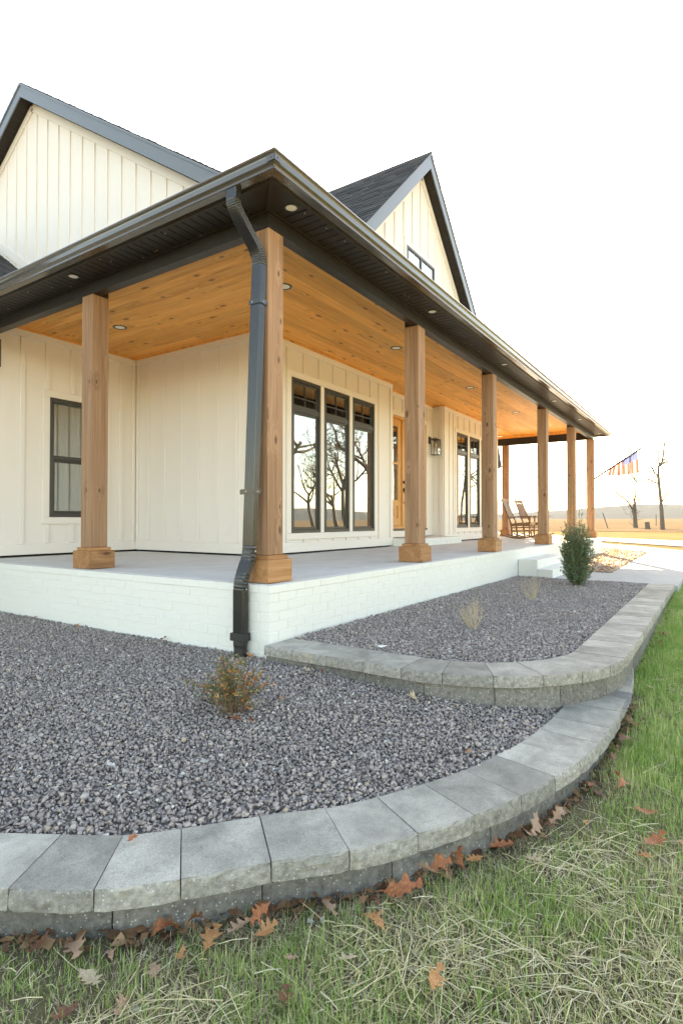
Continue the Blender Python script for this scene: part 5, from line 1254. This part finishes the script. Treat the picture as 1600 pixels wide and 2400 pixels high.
LEAVES = [
 (-2.145, -1.045, .055, 'dark', .08, 'curled brown leaf against the block at the far left of the lower wall'),
 (-2.10, -1.13, .055, 'tan', .12, 'large tan oak leaf standing against the lower wall at near left'),
 (-2.13, -1.25, .045, 'pale', .10, 'pale tan oak leaf flat on straw at near left'),
 (-1.905, -1.275, .055, 'rust', .11, 'rust oak leaf leaning on the lower wall beside an upright brown leaf'),
 (-1.862, -1.345, .070, 'dark', .09, 'upright brown oak leaf between two orange leaves by the lower wall'),
 (-1.86, -1.405, .045, 'orange', .11, 'pale orange oak leaf flat on straw below the lower wall'),
 (-1.95, -1.385, .045, 'orange', .065, 'small orange leaf half buried in the near straw'),
 (-1.785, -1.445, .050, 'tan', .09, 'tan oak leaf at the foot of the lower wall left of a rust pair'),
 (-1.745, -1.475, .065, 'rust', .09, 'rust oak leaf curled on top of an orange one by the wall'),
 (-1.76, -1.515, .045, 'orange', .09, 'flat orange tan oak leaf under the curled rust leaf'),
 (-2.05, -1.22, .045, 'tan', .06, 'small tan leaf stuck in grass near the left blocks'),
 (-2.02, -1.36, .040, 'tan', .07, 'small dull tan leaf on straw in front of the wall'),
 (-2.12, -1.38, .040, 'tan', .07, 'tan leaf partly under straw at the lower left corner'),
 (-2.21, -1.29, .035, 'dark', .07, 'dark brown leaf sunk in straw at the bottom left'),
 (-1.90, -1.69, .040, 'dark', .08, 'brown leaf sunk in straw at the bottom middle'),
 (-1.58, -1.605, .050, 'tan', .08, 'tan brown leaf beside pale pebbles at the wall foot'),
 (-1.79, -1.63, .040, 'tan', .045, 'tiny tan leaf in grass below the pale pebbles'),
 (-1.55, -1.74, .050, 'orange', .11, 'pinkish orange oak leaf flat on grass right of the wall curve'),
 (-1.42, -1.765, .070, 'rust', .14, 'large rust oak leaf with deep lobes standing by the lower wall'),
 (-1.475, -1.70, .050, 'dark', .07, 'dark rust leaf in the corner between block and grass'),
 (-1.30, -1.795, .070, 'tan', .10, 'tan oak leaf leaning upright right of the large rust leaf'),
 (-1.25, -1.815, .070, 'rust', .10, 'brown red oak leaf behind the leaning tan leaf'),
 (-1.175, -1.85, .080, 'rust', .12, 'tall folded rust leaf standing against the wall blocks'),
 (-1.12, -1.885, .055, 'orange', .07, 'small orange brown leaf right of the tall folded leaf'),
 (-1.01, -1.935, .060, 'rust', .11, 'long rust leaf lying along the wall foot'),
 (-.88, -1.985, .065, 'tan', .11, 'tan rust oak leaf propped on the wall below a cap joint'),
 (-.82, -2.005, .070, 'tan', .11, 'light tan oak leaf overlapping its rust neighbour by the wall'),
 (-.76, -2.035, .060, 'dark', .09, 'dark rust leaf under the overlapping tan leaves'),
 (-.69, -2.06, .065, 'tan', .10, 'last tan leaf in the row along the wall bend'),
 (-1.01, -2.05, .050, 'pale', .085, 'pale cream oak leaf on open grass by the wall bend'),
 (-1.69, -1.99, .070, 'orange', .10, 'bright orange tan leaf standing in grass at bottom right'),
 (-.66, -2.38, .055, 'rust', .11, 'rust oak leaf in straw near the right edge'),
 (-.78, -2.36, .050, 'orange', .07, 'small orange leaf below the rust leaf at the right edge'),
 (-.63, -2.47, .055, 'rust', .09, 'rust leaf cut by the right edge of the lawn view'),
 (-1.71, -1.75, .040, 'pale', .07, 'pale leaf half hidden in grass below the pinkish leaf'),
 (-.64, -2.15, .045, 'orange', .04, 'tiny orange leaf alone in green grass'),
 (-.28, -2.225, .075, 'rust', .15, 'biggest red orange oak leaf lying on green grass by the wall'),
 (-.44, -2.33, .045, 'rust', .10, 'reddish leaf sunk in grass below the biggest leaf'),
 (-.05, -2.165, .065, 'tan', .09, 'tan leaf at the wall foot above the biggest leaf'),
 (-.34, -2.115, .055, 'rust', .08, 'rust leaf tucked under the lower wall cap'),
 (.24, -2.18, .06, 'dark', .11, 'dark rust leaf where the two walls meet'),
 (.42, -2.185, .065, 'tan', .11, 'brown tan leaf above the dark leaf where the walls meet'),
 (2.45, -2.155, .05, 'rust', .13, 'orange rust leaf beside the straight upper wall'),
 (2.9, -2.165, .05, 'rust', .13, 'rust leaf farther along the straight upper wall'),
 (1.16, -2.22, .05, 'tan', .10, 'tan leaf on bare soil by the upper wall'),
 (3.81, -2.17, .045, 'orange', .11, 'orange leaf far along the upper wall edge'),
]
for x, y, h, mt, L, lab in LEAVES:
    up = h >= .065
    leaf(x, y, zl(x) + h * (1.0 if up else .85), mt, L, lab, rl.uniform(0, 6.28), (rl.uniform(.5, 1.2) * rl.choice((-1, 1)), rl.uniform(-.4, .4)) if up else (rl.uniform(-.3, .3), rl.uniform(-.25, .25)))
for x, y, mt, L, lab in ((-.15, -1.16, 'pale', .085, 'yellow tan leaf on gravel under the upper wall'), (.10, -1.37, 'pale', .06, 'small tan leaf against the upper wall blocks'), (-.61, -1.67, 'orange', .045, 'tiny tan leaf on gravel beside the wall cap'),
    (-.055, .12, 'orange', .09, 'orange oak leaf on gravel at the foot of the drain pipe'), (-.155, -.45, 'pale', .085, 'orange tan leaf on gravel near the first upper wall block'), (-.11, -.52, 'rust', .05, 'small rust leaf touching the first upper wall block'),
    (-1.83, -1.02, 'rust', .055, 'rust leaf poking from gravel at the cap edge'), (-.05, 2.92, 'orange', .08, 'orange leaf on gravel by the brick base at left'), (-.06, 2.2, 'orange', .08, 'orange brown leaf on gravel near the leftmost post'),
    (-.07, 3.72, 'orange', .08, 'leaf on gravel at the far left of the brick base'), (-.08, 1.0, 'rust', .07, 'dark red leaf on gravel near the brick base'), (-.03, 1.07, 'dark', .09, 'curled brown leaf standing by the brick base'),
    (-.97, -.62, 'rust', .10, 'brown orange leaf caught under the small shrub'), (-.80, -.56, 'dark', .08, 'dark red leaf caught inside the small shrub'), (-.93, -.68, 'rust', .07, 'rust leaf at the front foot of the small shrub'), (-.62, -.62, 'orange', .05, 'orange scrap of leaf right of the small shrub')):
    z = float(z_low(np.array([[x, y]]))[0]); leaf(x, y, z + .028, mt, L, lab, rl.uniform(0, 6.28), (rl.uniform(-.5, .5), rl.uniform(-.4, .4)))
def pebble(x, y, z, s, label, seed):
    v, f = STN[seed % len(STN)]; mb = MB(); mb.v = [(x + a * s, y + b * s, z + c * s) for a, b, c in v]; mb.f = [tuple(int(i) for i in q) for q in f]; mb.mi = [0] * len(f)
    obj('pebble', mb, 'stone', label=label, category='stone')
pebble(-1.635, -1.575, zl(-1.6) + .016, .017, 'pale pebble at the foot of the lower wall', 1); pebble(-1.605, -1.60, zl(-1.6) + .014, .012, 'smaller pale pebble right of another at the wall foot', 2)
pebble(-2.1, -1.40, zl(-2) + .012, .014, 'pale stone chip in the near straw', 4)

# ================================================================== TREES, FENCE, FAR THINGS
RX_, RYd = Vector((.5543, -.8323, 0)), Vector((.8323, .5543, 0))
def drawn_tree(name, label, base, k, px0, strokes, seed):
    """bare tree from branch strokes: (x, y, width) picture units, k metres per unit, with depth wander"""
    rnd = random.Random(seed); t = thing(name, label, 'tree', base); tr, br = MB(), MB()
    for si, (pts, depth) in enumerate(strokes):
        P, W_ = [], []
        for i, (x, y, w_) in enumerate(pts):
            w_ = w_ * .72 if si == 0 else w_; P.append(Vector(base) + RX_ * ((x - px0[0]) * k) + Vector((0, 0, (px0[1] - y) * k)) + RYd * (depth * i / max(1, len(pts) - 1))); W_.append((w_ * 1.35 + 4.5) * k / 2)
        (tr if si == 0 else br).tube(P, W_, 7)
        if si:
            for i in range(1, len(P)):
                for j in range(6):
                    a = P[i - 1].lerp(P[i], rnd.random()); d = Vector((rnd.gauss(0, 1), rnd.gauss(0, 1), rnd.gauss(.7, .7))).normalized() * rnd.uniform(.4, 1.5); m_ = a + d * .5 + Vector((0, 0, .08)); br.tube([a, m_, a + d], [.026, .02, .014], 4)
                    for q in range(3):
                        e = Vector((rnd.gauss(0, 1), rnd.gauss(0, 1), rnd.gauss(.6, .7))).normalized() * rnd.uniform(.3, .8); s_ = m_.lerp(a + d, rnd.random()); br.tube([s_, s_ + e], [.014, .010], 3)
    obj('trunk', tr, 'bark', t, fix=False); obj('branches', br, 'bark', t, fix=False)
drawn_tree('bare_tree', 'tall thin bare tree with few branches at the right edge of the field', (63.1, 2.1, -.55), .00678, (1258, 1525), [
    ([(1258, 1530, 70), (1250, 1300, 54), (1243, 1090, 46), (1224, 850, 40), (1220, 690, 32), (1228, 540, 26)], .3),
    ([(1226, 560, 22), (1216, 470, 10), (1222, 380, 6), (1218, 250, 4)], .4), ([(1230, 550, 24), (1252, 480, 14), (1266, 370, 12), (1264, 270, 7), (1280, 215, 4)], -.3), ([(1236, 545, 12), (1275, 525, 8), (1312, 516, 5), (1400, 480, 3)], .5),
    ([(1205, 818, 20), (1110, 803, 13), (1040, 756, 11), (965, 790, 9), (885, 782, 7)], -.6), ([(1206, 712, 16), (1152, 662, 14), (1138, 608, 11), (1095, 545, 8), (1050, 506, 7)], .5), ([(1252, 1085, 14), (1300, 1042, 10), (1312, 995, 9), (1345, 965, 7), (1335, 850, 3)], .4)], 1)
drawn_tree('bare_tree', 'short forked bare tree beside the stump in the field', (76.4, 6.1, -.6), .00822, (860, 1500), [
    ([(862, 1505, 44), (856, 1400, 34), (848, 1285, 26), (828, 1230, 22), (824, 1190, 20)], 0), ([(880, 1505, 44), (876, 1380, 32), (872, 1250, 26), (861, 1130, 24)], .1),
    ([(824, 1192, 16), (778, 1112, 13), (742, 1052, 12), (680, 1002, 10), (630, 965, 9), (600, 935, 6), (530, 915, 3)], .6), ([(828, 1192, 12), (852, 1180, 10), (864, 1150, 12)], 0),
    ([(861, 1135, 16), (860, 1020, 11), (871, 880, 9), (884, 792, 8), (850, 760, 6), (800, 715, 4), (770, 680, 3)], -.5), ([(884, 792, 8), (858, 715, 6), (822, 655, 4), (790, 600, 3)], .3), ([(868, 1128, 9), (908, 1086, 7), (960, 1062, 5), (1025, 1040, 4)], .5), ([(861, 1100, 6), (830, 1010, 4), (795, 955, 3)], -.4)], 2)
def big_oak(label, base, h, seed, spread=1.0, trunk=.3, name='bare_oak', levels=5):
    rnd = random.Random(seed); t = thing(name, label, 'tree', base, 'bare trees across the front yard'); tr, br = MB(), MB()
    def grow(p, d, L, r_, lev, mb):
        pts = [p]; q = p; dd = d.copy(); n = 4
        for i in range(n):
            dd = (dd + Vector((rnd.gauss(0, .14), rnd.gauss(0, .14), rnd.gauss(.05, .08)))).normalized(); q = q + dd * L / n; pts.append(q)
        mb.tube(pts, [max(.016, r_) * (1 - .45 * i / n) for i in range(n + 1)], 7 if lev < 2 else (5 if lev < 3 else 3), cap=False)
        if lev >= levels: return
        m = 4 if lev == 0 else rnd.choice((3, 4))
        for i in range(m):
            f = rnd.uniform(.45, 1.0) if lev else rnd.uniform(.6, 1); k = min(int(f * n), n - 1); s = pts[k].lerp(pts[k + 1], f * n - k) if f < 1 else pts[-1]
            a = rnd.uniform(0, 2 * math.pi); o_ = dd.orthogonal().normalized(); o_ = Matrix.Rotation(a, 3, dd) @ o_; nd = (dd * rnd.uniform(.5, 1.0) + o_ * rnd.uniform(.55, 1.05) * spread + Vector((0, 0, .12))).normalized()
            grow(s, nd, L * rnd.uniform(.58, .82), r_ * rnd.uniform(.42, .6), lev + 1, br)
    grow(Vector(base), Vector((rnd.gauss(0, .05), rnd.gauss(0, .05), 1)), h * .30, trunk, 0, tr)
    obj('trunk', tr, 'bark', t, fix=False); obj('branches', br, 'bark', t, fix=False)
big_oak('large bare oak mirrored in the third tall window', (47, -24.3, -.6), 24, 11, 1.05, .45)
big_oak('large bare oak mirrored at the left of the first window', (35.5, -27.0, -.6), 25, 12, 1.3, .5)
big_oak('smaller bare tree mirrored low in the second window', (60.5, -38.6, -.5), 15, 13, 1.1, .3)
big_oak('smaller bare tree mirrored low in the first window', (58.2, -41, -.5), 16, 14, 1.1, .3)
big_oak('bare tree mirrored in the far window group', (52, -13.5, -.5), 20, 15, 1.2, .16)
big_oak('second bare tree mirrored in the far window group', (60, -20, -.5), 21, 16, 1.1, .18)
big_oak('third bare tree mirrored between the tall windows', (52, -31, -.5), 20, 19, 1.1, .32)
big_oak('scrubby bare bush far behind the porch by the pale road', (118, 42, -.4), 6, 18, 1.5, .25, 'bare_bush', 4)
tt = thing('tree_stump', 'short cut tree stump between the two bare trees', 'stump', (65.5, 3.7, -.55))
obj('trunk', MB().tube([(65.5, 3.7, -.6), (65.5, 3.7, -.3), (65.5, 3.75, .30)], [.36, .27, .24], 10), 'bark', tt)
for x, y, tl, lab in ((86, 13.0, .1, 'thin upright fence post left of the forked bare tree'), (70, 8.2, .55, 'leaning wooden fence stake in the tall dry grass'), (88, 15.5, 0, 'thin fence post just right of the far porch post'), (92, 5, 0, 'far fence post behind the tree stump'), (95, 0, 0, 'far fence post at the right edge of the field')):
    obj('fence_post', MB().tube([(x, y, -.6), (x - tl * .5, y + tl, 1.35)], .055, 6), 'bark', label=lab, category='fence post', group='old fence posts in the field')

# ================================================================== HAZE
hm = D.materials.new('thin_haze'); hm.use_nodes = True; ht = hm.node_tree; ht.nodes.clear()
ho = ht.nodes.new('ShaderNodeOutputMaterial'); hv = ht.nodes.new('ShaderNodeVolumePrincipled'); hv.inputs['Color'].default_value = (.86, .93, 1.0, 1); hv.inputs['Density'].default_value = .0002
ht.links.new(hv.outputs[0], ho.inputs['Volume']); M['haze'] = hm
obj('haze', MB().box(-950, 1250, -950, 950, -2.2, 42), 'haze', kind='stuff')
